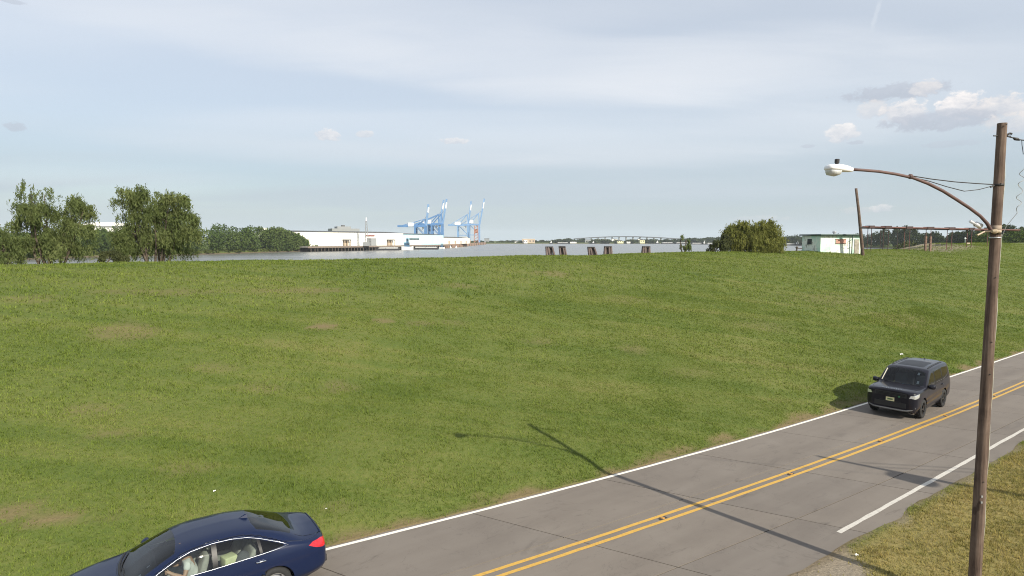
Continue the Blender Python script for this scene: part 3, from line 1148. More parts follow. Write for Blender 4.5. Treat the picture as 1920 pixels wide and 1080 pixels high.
willow('small shrub at the foot of the broad willow', b, lobes_px([(212, 482, 18, 12), (228, 487, 14, 9)], 48, b), M_SHRUB, 350, (0.2, 0.06), 0.5, 6, 'shrub', 'shrub', stems=2)
b = base_px(1412, 84)
willow('round yellow green weeping willow between the pilings and the mint building', b,
       lobes_px([(1422, 428, 14, 10), (1396, 424, 12, 9), (1438, 421, 12, 11), (1380, 430, 12, 10), (1408, 438, 26, 14), (1442, 436, 18, 18), (1372, 444, 18, 16), (1405, 452, 50, 16), (1448, 452, 18, 20), (1412, 463, 52, 11)], 84, b),
       M_WILLOW2, 4000, (0.38, 0.085), 1.6, 7, stems=7, gap=0.5, bunch=10)
b = base_px(1352, 82)
willow('dark twiggy shrub at the left foot of the yellow green willow', b, lobes_px([(1352, 462, 18, 12), (1362, 452, 12, 12), (1345, 470, 22, 6)], 82, b), M_SHRUB, 520, (0.3, 0.08), 0.7, 8, 'shrub', 'shrub', stems=3, gap=0.6)
b = base_px(1285, 80)
willow('thin sapling standing alone on the levee top right of the pilings', b, lobes_px([(1288, 452, 6, 10), (1284, 464, 13, 8), (1276, 443, 3, 5)], 80, b), M_WILLOW, 130, (0.28, 0.07), 0.6, 9, 'sapling', 'tree', stems=3, gap=0.4)


def wood(name, label, rows, m, leaf, per, seed, kind='stuff', cat='wood'):
    """a distant wood: clumps of leaves; rows give (x, y, z_bottom, z_top, radius)"""
    rg = np.random.default_rng(seed)
    P, A, S = [], [], []
    for (x, y, z0, z1, r) in rows:
        # each crown: an uneven ellipsoid shell of leaf tufts plus a skirt
        k = per
        d = unit(rg.normal(size=(k, 3)))
        rr = rg.uniform(0.55, 1.05, k) ** 0.5
        bump = 0.8 + 0.4 * vnoise(d[:, 0] * 2.1 + x, d[:, 2] * 2.1 + y, seed)
        hz = (z1 - z0) / 2
        Q = np.stack([x + d[:, 0] * r * rr * bump, y + d[:, 1] * r * rr * bump, (z0 + z1) / 2 + d[:, 2] * hz * rr * np.minimum(bump, 1.03)], -1)
        P.append(Q)
    P = np.concatenate(P)
    A = unit(rg.normal(size=(len(P), 3)))
    L = leaf * rg.uniform(0.6, 1.5, len(P))
    o = leaf_mesh(name, P, A, L, L * 0.7, m, None, rg)
    return tag(o, label, cat, kind=kind)


def interp(x, xs, ys):
    return float(np.interp(x, xs, ys))


# wood on the left bank
rows = []
rg = random.Random(3)
tops = ([-60, 0, 60, 170, 230, 300, 370, 420, 470, 482, 500, 515, 540, 560, 575, 588, 600], [434, 436, 434, 424, 424, 419, 415, 418, 422, 416, 425, 421, 428, 434, 441, 452, 464])
for k in range(190):
    x = rg.uniform(-60, 596)
    shy = interp(x, [p[0] for p in LEFT_SHORE_PX], [p[1] for p in LEFT_SHORE_PX])
    g = ground_px(x, shy, WATER_Z)
    back = rg.choice([4, 6, 9, 13, 18, 26, 36]) + rg.uniform(0, 4)
    X, Y = g.x - 0.35 * back, g.y + 0.94 * back
    px = 960 + FPX * X / Y
    ty = interp(px, *tops) + rg.uniform(0, 7) * (1.0 if back > 15 else 1.6) + (12 if back < 8 else (5 if back < 16 else 0))
    zt = at_depth(px, ty, Y).z
    r = rg.uniform(3.0, 5.5) * (0.8 if px > 520 else 1)
    rows.append((X, Y, 0.6, max(2.2, zt), r))
wood('woodland', 'dark green wood along the left river bank', rows, M_WOOD, 1.05, 330, 12)
for k in range(70):
    x = rg.uniform(505, 606)
    shy = interp(x, [p[0] for p in LEFT_SHORE_PX], [p[1] for p in LEFT_SHORE_PX])
    g = ground_px(x, shy, WATER_Z)
    back = rg.uniform(3, 9)
    X, Y = g.x - 0.35 * back, g.y + 0.94 * back
    px = 960 + FPX * X / Y
    zt = at_depth(px, interp(px, *tops) + rg.uniform(0, 10), Y).z
    rows.append((X, Y, -0.4, max(1.8, zt), rg.uniform(2.4, 4.0)))
bpy.data.objects.remove(bpy.data.objects['woodland'])
wood('woodland', 'dark green wood along the left river bank', rows, M_WOOD, 1.05, 330, 12)
# brush at the water's edge
rows = []
for k in range(120):
    x = rg.uniform(150, 640)
    shy = interp(x, [p[0] for p in LEFT_SHORE_PX], [p[1] for p in LEFT_SHORE_PX])
    g = ground_px(x, shy, WATER_Z)
    back = rg.uniform(3.5, 9)
    rows.append((g.x - .35 * back, g.y + .94 * back, -0.6, rg.uniform(0.6, 2.2), rg.uniform(1.2, 2.6)))
wood('riverside_brush', 'pale green brush at the foot of the left wood', rows, m_leaf('brush_leaf', [(0.3, (0.07, 0.09, 0.025)), (0.7, (0.13, 0.15, 0.045))], 0.25, 0.1), 0.8, 60, 13, cat='brush')
# right bank wood
tops = ([1440, 1470, 1480, 1520, 1600, 1640, 1655, 1670, 1700, 1715, 1722, 1745, 1760, 1790, 1800, 1812, 1825, 1835, 1850, 1880, 1890, 1900, 1920, 1990], [443, 440, 438, 439, 437, 433, 426, 423, 422, 427, 434, 431, 437, 433, 435, 428, 432, 425, 419, 419, 420, 426, 423, 421])
rows = []
for k in range(200):
    x = rg.uniform(1452, 1990)
    shy = interp(x, [p[0] for p in RIGHT_SHORE_PX], [p[1] for p in RIGHT_SHORE_PX])
    g = ground_px(x, shy, WATER_Z)
    back = rg.choice([4, 7, 12, 18, 26]) + rg.uniform(0, 4)
    X, Y = g.x + 0.3 * back, g.y + 0.95 * back
    px = 960 + FPX * X / Y
    ty = interp(px, *tops) + rg.uniform(0, 5) + (12 if back < 9 else (6 if back < 16 else 0)) * rg.uniform(0.3, 1)
    zt = at_depth(px, ty, Y).z
    rows.append((X, Y, 0.5, max(2.0, zt), max(2.2, Y * 0.0085) * rg.uniform(0.7, 1.25)))
wood('woodland', 'dark wood on the right bank behind the pipe trestle', rows, M_WOODR, 1.5, 300, 14)
# bushes just past the crown near the wooden pole, and lighter trees at the right edge
for k, (x, yt, yb, rx, Y, lab) in enumerate([
        (1700, 452, 474, 20, 240, 'low rounded bush left of the brick footed trestle bent'),
        (1766, 458, 474, 22, 190, 'low bush under the trestle right of the brick footed bent'),
        (1792, 461, 474, 20, 180, 'small dark bush beside the white topped post'),
        (1850, 430, 474, 26, 230, 'light green tree just left of the wooden pole'),
        (1905, 426, 474, 22, 250, 'tall light green tree right of the wooden pole'),
        (1940, 432, 474, 22, 240, 'light green tree cut by the right edge of the picture')]):
    X = (x - 960) / FPX * Y
    zt, zb = at_depth(x, yt, Y).z, min(at_depth(x, yb, Y).z, tz(X, Y)) if Y < 160 else 0.4
    e = empty('bush' if yt > 440 else 'tree', (X, Y, zb), 0, lab, 'bush' if yt > 440 else 'tree')
    rg2 = np.random.default_rng(50 + k)
    n = 1700 if yt < 440 else 800
    r = rx * Y / FPX
    d = unit(rg2.normal(size=(n, 3)))
    rr = rg2.uniform(0.4, 1.05, n) ** 0.5
    bump = 0.75 + 0.5 * vnoise(d[:, 0] * 2.3 + 9 * k, d[:, 2] * 2.3, 60)
    h = zt - zb
    zc_, zr = (h * 0.56, h * 0.44) if yt < 440 else (h * 0.45, h * 0.55)
    P = np.stack([d[:, 0] * r * rr * bump, d[:, 1] * r * rr * bump, zc_ + d[:, 2] * zr * rr * np.minimum(bump, 1.05)], -1)
    leaf_mesh('crown', P, unit(rg2.normal(size=(n, 3))), 0.75 * rg2.uniform(0.6, 1.4, n), 0.5, M_WOOD if yt < 440 else M_SHRUB, e, rg2)
    mb = MB().tube([(0, 0, -0.6), (0.1, 0, h * 0.3), (0, 0.1, h * 0.75)], [0.22, 0.16, 0.05], 6)
    for j in range(4):
        a = j * 1.7
        mb.tube([(0.05, 0, h * 0.3), (math.cos(a) * r * 0.6, math.sin(a) * r * 0.6, h * 0.62)], [0.1, 0.03], 5)
    mb.build('trunk', M_BARK, e)
# far bank tree line
rows = []
tops = ([880, 905, 925, 940, 960, 975, 1010, 1040, 1055, 1062, 1075, 1090, 1100, 1130, 1235, 1300, 1340, 1400, 1480, 1500, 1520], [452, 451, 453, 451, 450, 452, 451, 450, 448, 446, 449, 447, 449, 449.5, 449, 446, 445, 444, 444, 446, 448])
for k in range(240):
    x = rg.uniform(860, 1510)
    Y = FAR_Y + rg.uniform(20, 130)
    ty = interp(x, *tops) + rg.uniform(-0.6, 3.2)
    rows.append(((x - 960) / FPX * Y, Y, 0.8, max(3.0, at_depth(x, ty, Y).z), rg.uniform(6, 12)))
wood('treeline', 'thin dark line of trees along the far bank', rows, M_WOODR, 3.4, 200, 15)


# ================================================================== far bank: bridge, houses, boats
def wall_mat(name, c, var=0.1, stain=0.0):
    def b(t):
        p = obj_pos(t)
        n = t.noise(p, 0.8, 4, 0.6)
        s_ = t.noise(t.mapping(p, (1.2, 1.2, 0.25)), 1.0, 5, 0.65)
        col = t.ramp(n, [(0.3, tuple(x * (1 - var) for x in c)), (0.7, c)])
        if stain:
            col = t.mix(t.m('MULTIPLY', t.step(s_, 0.52, 0.68), stain), col, tuple(x * 0.45 for x in c))
        return princ(t, col, 0.75, 0, spec=0.3)
    return mat(name, b)


M_WALL_W = wall_mat('white_cladding', (0.80, 0.78, 0.72), 0.06, 0.10)
M_WALL_Y = wall_mat('cream_cladding', (0.82, 0.79, 0.69), 0.06, 0.10)
M_WALL_B = wall_mat('pale_blue_cladding', (0.50, 0.74, 0.80), 0.06, 0.08)
M_WALL_T = wall_mat('tan_wall', (0.50, 0.40, 0.29), 0.1)
M_WALL_G = wall_mat('grey_wall', (0.28, 0.29, 0.29), 0.1)
M_ROOF_D = simple('dark_roof', (0.09, 0.09, 0.09), 0.8)
M_ROOF_W = simple('pale_roof', (0.6, 0.6, 0.58), 0.7)
M_DARKGLASS = simple('dark_window', (0.03, 0.035, 0.04), 0.15)
M_CONC = simple('concrete', (0.36, 0.34, 0.31), 0.85, var=0.2, scale=0.6)
M_RUST = simple('rusty_quay', (0.30, 0.19, 0.13), 0.85, var=0.25, scale=0.3)
M_PILE = simple('dark_timber_pile', (0.085, 0.068, 0.055), 0.9, var=0.4, scale=1.5)
M_PILE_L = simple('weathered_timber_pile', (0.20, 0.16, 0.13), 0.9, var=0.4, scale=1.5)
M_CRANE = simple('crane_blue', (0.085, 0.20, 0.41), 0.5, var=0.12, scale=0.2)
M_CRANE_P = simple('crane_pale_blue', (0.17, 0.30, 0.50), 0.5, var=0.12, scale=0.2)
M_CRANE_W = simple('crane_white', (0.80, 0.80, 0.80), 0.5, var=0.04)
M_HULL = simple('dark_hull', (0.035, 0.035, 0.04), 0.6)
M_BOATW = simple('boat_white', (0.80, 0.80, 0.78), 0.4, var=0.05)
M_BOATB = simple('boat_blue', (0.055, 0.13, 0.22), 0.5)
M_STEEL = simple('galvanised_steel', (0.42, 0.43, 0.44), 0.45, 0.6)


def P_(x, y, Y):
    p = at_depth(x, y, Y)
    return p


def far_house(name, x0, x1, ytop, Y, wall, label, cat='building', roof='flat', depth=16, base=0.9, windows=0, group=None):
    a, b_ = P_(x0, ytop, Y), P_(x1, ytop, Y)
    wd, ht = b_.x - a.x, max(2.5, a.z - base)
    e = empty(name, ((a.x + b_.x) / 2, Y, base), 0, label, cat, group)
    hw = wd / 2
    rh = ht * 0.3 if roof == 'gable' else 0.5
    MB().box((-hw, 0, -1.5), (hw, depth, ht - rh)).build('wall', wall, e)
    if roof == 'gable':
        MB().prism([(-hw - .4, ht - rh), (hw + .4, ht - rh), (0, ht)], -0.4, depth + 0.4, 'XZ').build('roof', M_ROOF_D, e)
    else:
        MB().box((-hw - .3, -0.3, ht - rh), (hw + .3, depth + .3, ht)).build('roof', M_ROOF_W if wall is not M_WALL_G else M_ROOF_D, e)
    for k in range(windows):
        u = -hw + wd * (k + 0.5) / windows
        MB().box((u - wd / windows * .22, -0.12, ht * .30), (u + wd / windows * .22, 0.1, ht * .55)).build('window', M_DARKGLASS, e)
    return e


far_house('waterfront_building', 979, 1003, 447.5, FAR_Y + 12, M_WALL_T, 'tan waterfront block on the far bank left of the pilings', windows=4)
far_house('waterfront_building', 982, 989, 450.0, FAR_Y + 6, M_WALL_W, 'small white block in front of the tan waterfront block', windows=2, depth=5)
far_house('house', 965, 975, 451.5, FAR_Y + 20, M_WALL_W, 'pale house on the far bank left of the tan block', roof='gable', windows=2)
far_house('house', 1069, 1081, 452.4, FAR_Y + 10, M_WALL_W, 'white low house on the far bank between second and third pilings', roof='gable', windows=3)
far_house('house', 1158, 1169, 450.2, FAR_Y + 10, wall_mat('pale_yellow_wall', (0.74, 0.72, 0.42)), 'pale yellow house on the far bank under the bridge', roof='gable', windows=3)
far_house('house', 1176, 1182, 452.0, FAR_Y + 8, M_WALL_Y, 'small cream house just right of the pale yellow house', roof='gable', windows=1)
far_house('storage_shed', 1200, 1209, 448.2, FAR_Y + 14, wall_mat('pale_yellow_wall', (0.74, 0.72, 0.42)), 'taller pale yellow shed above the rightmost piling', roof='gable', windows=2)
far_house('industrial_building', 1097, 1108, 449.0, FAR_Y + 40, M_WALL_G, 'grey block on the far bank below the bridge start')
far_house('industrial_building', 908, 917, 447.0, FAR_Y + 60, M_WALL_G, 'hazy grey block on the far bank right of the cranes')
far_house('house', 1310, 1315, 449.8, FAR_Y + 30, M_WALL_W, 'white house in trees on the far bank right of the sapling', roof='gable')

# long low bridge
e = empty('bridge', P_(1165, 452, FAR_Y + 240), 0, 'long low arched road bridge on the horizon', 'bridge')
Yb = FAR_Y + 240
pts = []
for x, y in [(1076, 448.0), (1100, 446.3), (1125, 444.8), (1150, 443.9), (1172, 443.6), (1195, 444.0), (1220, 444.9), (1245, 446.2), (1266, 447.6), (1285, 448.6)]:
    p = P_(x, y, Yb)
    pts.append((p.x - e.location.x, p.z - e.location.z))
mb = MB()
for (a, b2) in zip(pts[:-1], pts[1:]):
    mb.bar((a[0], 0, a[1]), (b2[0], 0, b2[1]), 11, 2.6)
mb.build('deck', simple('dark_bridge_steel', (0.10, 0.11, 0.12), 0.8), e)
for k in range(16):
    x = pts[0][0] + (pts[-1][0] - pts[0][0]) * (k + 0.5) / 16
    z = float(np.interp(x, [q[0] for q in pts], [q[1] for q in pts]))
    MB().box((x - 1.4, -4, -e.location.z - 2), (x + 1.4, 4, z - 1.2)).build('pier', M_WALL_G, e)
for k, x in enumerate([1118, 1127, 1136, 1147, 1152, 1183, 1196]):
    far_house('house', x, x + 6.5, 447.2 + (k % 3) * 0.5, FAR_Y + 190, M_WALL_W, ['white house leftmost of the pale row under the bridge', 'second white house from the left under the bridge', 'third white house from the left under the bridge', 'fourth white house from the left under the bridge',
              'white house at the middle of the bridge', 'white house right of the bridge middle', 'rightmost white house under the bridge'][k], roof='gable', base=6, group='pale houses under the bridge')


def boat(x0, x1, ytop, Y, label, name='tugboat', cat='boat', hullm=None, deckm=None, tower=True):
    a, b_ = P_(x0, 456, Y), P_(x1, 456, Y)
    L = b_.x - a.x
    ht = P_(x0, ytop, Y).z - WATER_Z
    e = empty(name, ((a.x + b_.x) / 2, Y, WATER_Z), 0, label, cat)
    h = L / 2
    bw = max(2.2, L * 0.16)
    hull = MB()
    prof = [(-h, 0.62), (-h * 0.85, 0.95), (h * 0.5, 1.0), (h * 0.85, 0.7), (h, 0.08)]
    vs, fs = [], []
    hh = max(0.9, ht * 0.22)
    for (x, k) in prof:
        sheer = hh * (1 + 0.35 * (x / h) ** 2)
        vs += [(x, -bw * k, sheer), (x * 0.97, -bw * k * 0.75, -0.5), (x * 0.97, bw * k * 0.75, -0.5), (x, bw * k, sheer)]
    for i in range(4):
        for j in range(3):
            fs.append((i * 4 + j, i * 4 + j + 1, (i + 1) * 4 + j + 1, (i + 1) * 4 + j))
        fs.append((i * 4 + 3, i * 4, (i + 1) * 4, (i + 1) * 4 + 3))
    fs += [(0, 1, 2, 3), (19, 18, 17, 16)]
    hull.add(vs, fs).build('hull', hullm or M_HULL, e)
    if tower:
        c = MB().box((-h * 0.45, -bw * 0.65, hh), (h * 0.35, bw * 0.65, hh + (ht - hh) * 0.45)).build('cabin', deckm or M_BOATW, e)
        for j in range(4):
            x = -h * 0.38 + j * h * 0.2
            MB().box((x, -bw * 0.65 - 0.05, hh + (ht - hh) * .2), (x + h * .1, -bw * .6, hh + (ht - hh) * .36)).build('window', M_DARKGLASS, c)
        wh = MB().box((-h * 0.12, -bw * 0.45, hh + (ht - hh) * 0.45), (h * 0.22, bw * 0.45, hh + (ht - hh) * 0.85)).build('wheelhouse', deckm or M_BOATW, e)
        MB().box((-h * 0.08, -bw * 0.45 - 0.05, hh + (ht - hh) * .62), (h * 0.18, -bw * .40, hh + (ht - hh) * .76)).build('window', M_DARKGLASS, wh)
        MB().tube([(0, 0, hh + (ht - hh) * 0.85), (0, 0, ht)], 0.12, 6).build('mast', M_STEEL, e)
    return e


def barge(x0, x1, y0, Y, label, m=None, h=2.2):
    a, b_ = P_(x0, 456, Y), P_(x1, 456, Y)
    e = empty('barge', ((a.x + b_.x) / 2, Y, WATER_Z), 0, label, 'barge')
    hl = (b_.x - a.x) / 2
    MB().add([(-hl, -5, h), (hl, -5, h), (hl, 5, h), (-hl, 5, h), (-hl * .93, -5, -.6), (hl * .93, -5, -.6), (hl * .93, 5, -.6), (-hl * .93, 5, -.6)],
             [(0, 1, 2, 3), (4, 7, 6, 5), (0, 4, 5, 1), (1, 5, 6, 2), (2, 6, 7, 3), (3, 7, 4, 0)]).build('hull', m or M_HULL, e)
    n = max(2, int(hl / 6))
    for k in range(n):
        u = -hl * .88 + 2 * hl * .88 * k / n
        MB().box((u + .4, -3.6, h), (u + 2 * hl * .88 / n - .4, 3.6, h + 0.9)).build('cargo_cover', M_BOATW if m is None else M_ROOF_W, e)
    return e


boat(1030, 1037, 450.5, FAR_Y - 30, 'white towboat on far bank above the leftmost piling')
boat(1109, 1116, 451.0, FAR_Y - 30, 'white towboat on far bank above the third piling')
boat(1228, 1237, 450.6, FAR_Y - 36, 'white towboat on far bank right of the last piling')
boat(1317, 1324, 450.6, 1250, 'white towboat left of the yellow green willow')
boat(1490, 1501, 450.8, 1020, 'white towboat moored just left of the mint building')
barge(1044, 1066, 456, FAR_Y - 26, 'low barge behind the second piling')
barge(1240, 1262, 456, FAR_Y - 40, 'low barge right of the last piling')
barge(1266, 1290, 456, FAR_Y - 60, 'barge behind the thin sapling')
barge(1296, 1316, 456, 1260, 'barge between the sapling and the yellow green willow')
barge(1324, 1345, 456, 1245, 'barge at the left edge of the yellow green willow')
barge(1472, 1490, 456, 1024, 'barge just right of the yellow green willow')

# ================================================================== left bank: wharf, sheds, cranes
DECK_Z = 2.5


def seg_frame(pa, pb):
    d = Vector((pb[0] - pa[0], pb[1] - pa[1], 0))
    return d.length, math.atan2(d.y, d.x)


def at_px_y(x, Y):
    return ((x - 960) / FPX * Y, Y)


def shed(label, x0, Y0, x1, Y1, top, wall, depth, panels, base=DECK_Z, name='wharf_shed', trim=M_ROOF_D):
    """long shed whose river wall runs from (x0, Y0) to (x1, Y1)"""
    a, b_ = at_px_y(x0, Y0), at_px_y(x1, Y1)
    L, rz = seg_frame(a, b_)
    e = empty(name, (a[0], a[1], base), rz, label, 'shed')
    h = top - base
    MB().box((0.05, 0.3, 0.0), (L - 0.05, depth, h)).build('wall', wall[0], e)
    u = 0.0
    for k, wv in enumerate(panels):
        MB().box((u + 0.1, 0.0, 0.0), (u + wv * L - 0.1, 0.28, h - 0.1)).build('wall_panel', wall[k % len(wall)], e)
        u += wv * L
    MB().prism([(-0.6, h), (depth + 0.6, h), (depth / 2, h + 1.2)], -0.4, L + 0.4, 'YZ').build('roof', trim, e)
    return e, L, h


e, L1, h1 = shed('very long white wharf shed with cream left end, on piles by the wood', 545, 478, 757, 585, 14.1, [M_WALL_Y, M_WALL_Y, M_WALL_W, M_WALL_W, M_WALL_W, M_WALL_W], 46, [0.22, 0.16, 0.14, 0.14, 0.17, 0.17])


def on_wall(x, Y0, Y1, x0, x1):
    """distance along a wall at photo column x"""
    k = (x - 960) / FPX
    a, b_ = at_px_y(x0, Y0), at_px_y(x1, Y1)
    # solve (a + u (b-a)).x = k * (a + u (b-a)).y
    u = (k * a[1] - a[0]) / ((b_[0] - a[0]) - k * (b_[1] - a[1]))
    return u


for (x, wpx) in [(649, 12), (731, 11)]:
    u0, u1 = on_wall(x - wpx / 2, 478, 585, 545, 757) * L1, on_wall(x + wpx / 2, 478, 585, 545, 757) * L1
    MB().box((u0, -3.0, 4.6), (u1, -0.02, 5.5)).build('canopy', M_ROOF_D, e)
    for u in (u0 + 0.3, (u0 + u1) / 2, u1 - 0.3):
        MB().box((u - 0.25, -2.8, 0), (u + 0.25, -2.3, 4.6)).build('post', M_WALL_T, e)
    MB().box((u0 + 0.4, -0.06, 0.0), (u1 - 0.4, -0.01, 4.5)).build('door', M_WALL_T, e)
u0, u1 = on_wall(687, 478, 585, 545, 757) * L1, on_wall(703, 478, 585, 545, 757) * L1
MB().box((u0, -0.25, 8.2), (u1, -0.02, 9.4)).build('sign_band', simple('dull_red_band', (0.22, 0.075, 0.06), 0.7), e)
u0, u1 = on_wall(689, 478, 585, 545, 757) * L1, on_wall(699, 478, 585, 545, 757) * L1
MB().box((u0, -5, 0.0), (u1, -0.02, 6.6)).build('hoist_house', M_WALL_G, e)
# rooftop blocks behind (grey building)
g = empty('grey_building', (*at_px_y(650, 640), 2.5), R(28), 'grey flat topped block rising behind the long white shed', 'building')
MB().box((-14, 0, 0), (14, 20, P_(650, 428.5, 640).z - 2.5)).build('wall', M_WALL_G, g)
MB().box((-8, 3, P_(650, 428.5, 640).z - 2.5), (6, 17, P_(650, 424.5, 640).z - 2.5)).build('penthouse', M_WALL_G, g)
MB().box((-3, 6, P_(650, 424.5, 640).z - 2.5), (0.5, 9, P_(650, 422.0, 640).z - 2.5)).build('vent', M_ROOF_D, g)
for k in range(7):
    MB().box((-12.4 + k * 3.7, -0.1, 8.2), (-10.6 + k * 3.7, 0.1, 9.8)).build('window', M_DARKGLASS, g)
# lattice mast of a derrick
d_ = empty('derrick', (*at_px_y(688, 525), DECK_Z), 0, 'slim lattice derrick with pale tip before the white shed', 'derrick')
zt = P_(687, 414, 525).z - DECK_Z
mb = MB()
for sx in (-1.6, 1.6):
    mb.bar((sx, 0, 0), (sx * 0.25, 0, zt), 0.3)
    mb.bar((sx, 2.2, 0), (sx * 0.25, 0.5, zt), 0.3)
for k in range(9):
    t0, t1 = k / 9, (k + 1) / 9
    w0, w1 = 1.6 * (1 - 0.75 * t0), 1.6 * (1 - 0.75 * t1)
    mb.bar((-w0, 0, zt * t0), (w1, 0, zt * t1), 0.18)
mb.build('lattice', M_WALL_G, d_)
MB().tube([(0, 0, zt), (0, 0, zt + 3.0)], [0.5, 0.25], 8).build('mast_tip', M_BOATW, d_)
MB().box((-2.6, -2.6, 0), (2.6, 2.6, 3.2)).build('base_house', M_WALL_G, d_)

e2, L2, h2 = shed('pale blue transit shed right of the long white shed', 757.5, 612, 832, 700, 13.3, [M_WALL_B, M_WALL_B, M_WALL_B], 40, [0.34, 0.36, 0.30])
u0, u1 = on_wall(768, 612, 700, 757.5, 832) * L2, on_wall(786, 612, 700, 757.5, 832) * L2
MB().box((u0, -0.25, 5.3), (u1, -0.02, 6.7)).build('sign_band', M_HULL, e2)
MB().box((u0 - 2, -2.0, 0.0), (u1 + 1, -0.02, 4.4)).build('dock_front', M_WALL_Y, e2)
e3, L3, h3 = shed('low cream shed at the end of the wharf, left of the right cranes', 832.5, 712, 881, 880, 10.6, [M_WALL_Y, M_WALL_W], 36, [0.5, 0.5])
for k in range(4):
    u = L3 * (0.15 + 0.22 * k)
    MB().box((u, -0.1, 0.2), (u + 8, -0.02, 4.0)).build('door', M_WALL_T, e3)

# wharf decks on piles
def wharf(label, x0, Y0, x1, Y1, out, n, m=M_PILE, deckm=M_CONC, rows=2):
    a, b_ = at_px_y(x0, Y0), at_px_y(x1, Y1)
    L, rz = seg_frame(a, b_)
    e = empty('wharf', (a[0], a[1], WATER_Z), rz, label, 'wharf')
    h = DECK_Z - WATER_Z
    MB().box((-2, -out, h - 0.75), (L, 0.2, h - 0.02)).build('deck', deckm, e)
    MB().box((-2, -out - 0.25, h - 1.2), (L, -out - 0.01, h + 0.15)).build('fender_beam', M_PILE_L, e)
    ref = None
    for k in range(n):
        u = L * (k + 0.5) / n + random.uniform(-0.4, 0.4)
        for r in range(rows):
            if ref is None:
                ref = MB().tube([(0, 0, -2.5), (0, 0, h - 0.9)], [0.42, 0.38], 8).build('pile', m, e)
                o = ref
            else:
                o = ref.copy()
                COL.objects.link(o)
            o.location = (u, -out + 0.6 + r * out * 0.6, 0)
    MB().box((-2, 1.0, -2.0), (L, 1.4, h - 0.8)).build('retaining_wall', M_PILE, e)
    return e


wharf('dark piled wharf under the long white shed', 566, 478, 757, 583, 9, 34)
wharf('piled wharf under the pale blue shed', 750, 600, 832, 698, 9, 22, M_PILE_L)
q_ = empty('quay', (*at_px_y(832.5, 706), WATER_Z), 0, 'rust brown quay wall running out under the right cranes', 'quay')
L, rz = seg_frame(at_px_y(832.5, 706), at_px_y(905, 1290))
q_.rotation_euler = (0, 0, rz)
MB().box((0, -7, -2), (L, -0.3, DECK_Z - WATER_Z - 0.03)).build('wall', M_RUST, q_)
for k in range(14):
    MB().box((L * (k + .3) / 14, -7.8, -1.5), (L * (k + .3) / 14 + 2.0, -7.02, DECK_Z - WATER_Z - .6)).build('fender', M_PILE, q_)

# craft moored at the wharf
tb = boat(752, 775, 444, 560, 'blue and white workboat moored at the wharf between the two big sheds', hullm=M_BOATW, deckm=M_BOATB)
boat(823, 834, 455.5, 648, 'small white boat with blue cabin below the pale blue shed', hullm=M_BOATW, deckm=M_BOATB)
barge(700, 749, 466, 545, 'long dark barge moored below the white shed', M_HULL, 1.6)
barge(776, 822, 466, 596, 'long dark barge below the pale blue shed', M_HULL, 1.6)
for (x, Y, lab) in [(739.5, 552, 'white marker buoy left of the blue workboat'), (845, 690, 'white buoy near the end of the piled wharf'), (855.5, 700, 'white buoy farthest right by the quay')]:
    X = (x - 960) / FPX * Y
    bo = empty('buoy', (X, Y, WATER_Z), 0, lab, 'buoy')
    MB().lathe([(0.2, -0.6), (1.1, -0.3), (1.2, 0.4), (0.7, 1.2), (0.35, 2.4), (0.05, 2.6)], 12).build('float', M_BOATW, bo)
    MB().tube([(0, 0, 2.6), (0, 0, 3.4)], 0.08, 6).build('lamp_post', M_STEEL, bo)


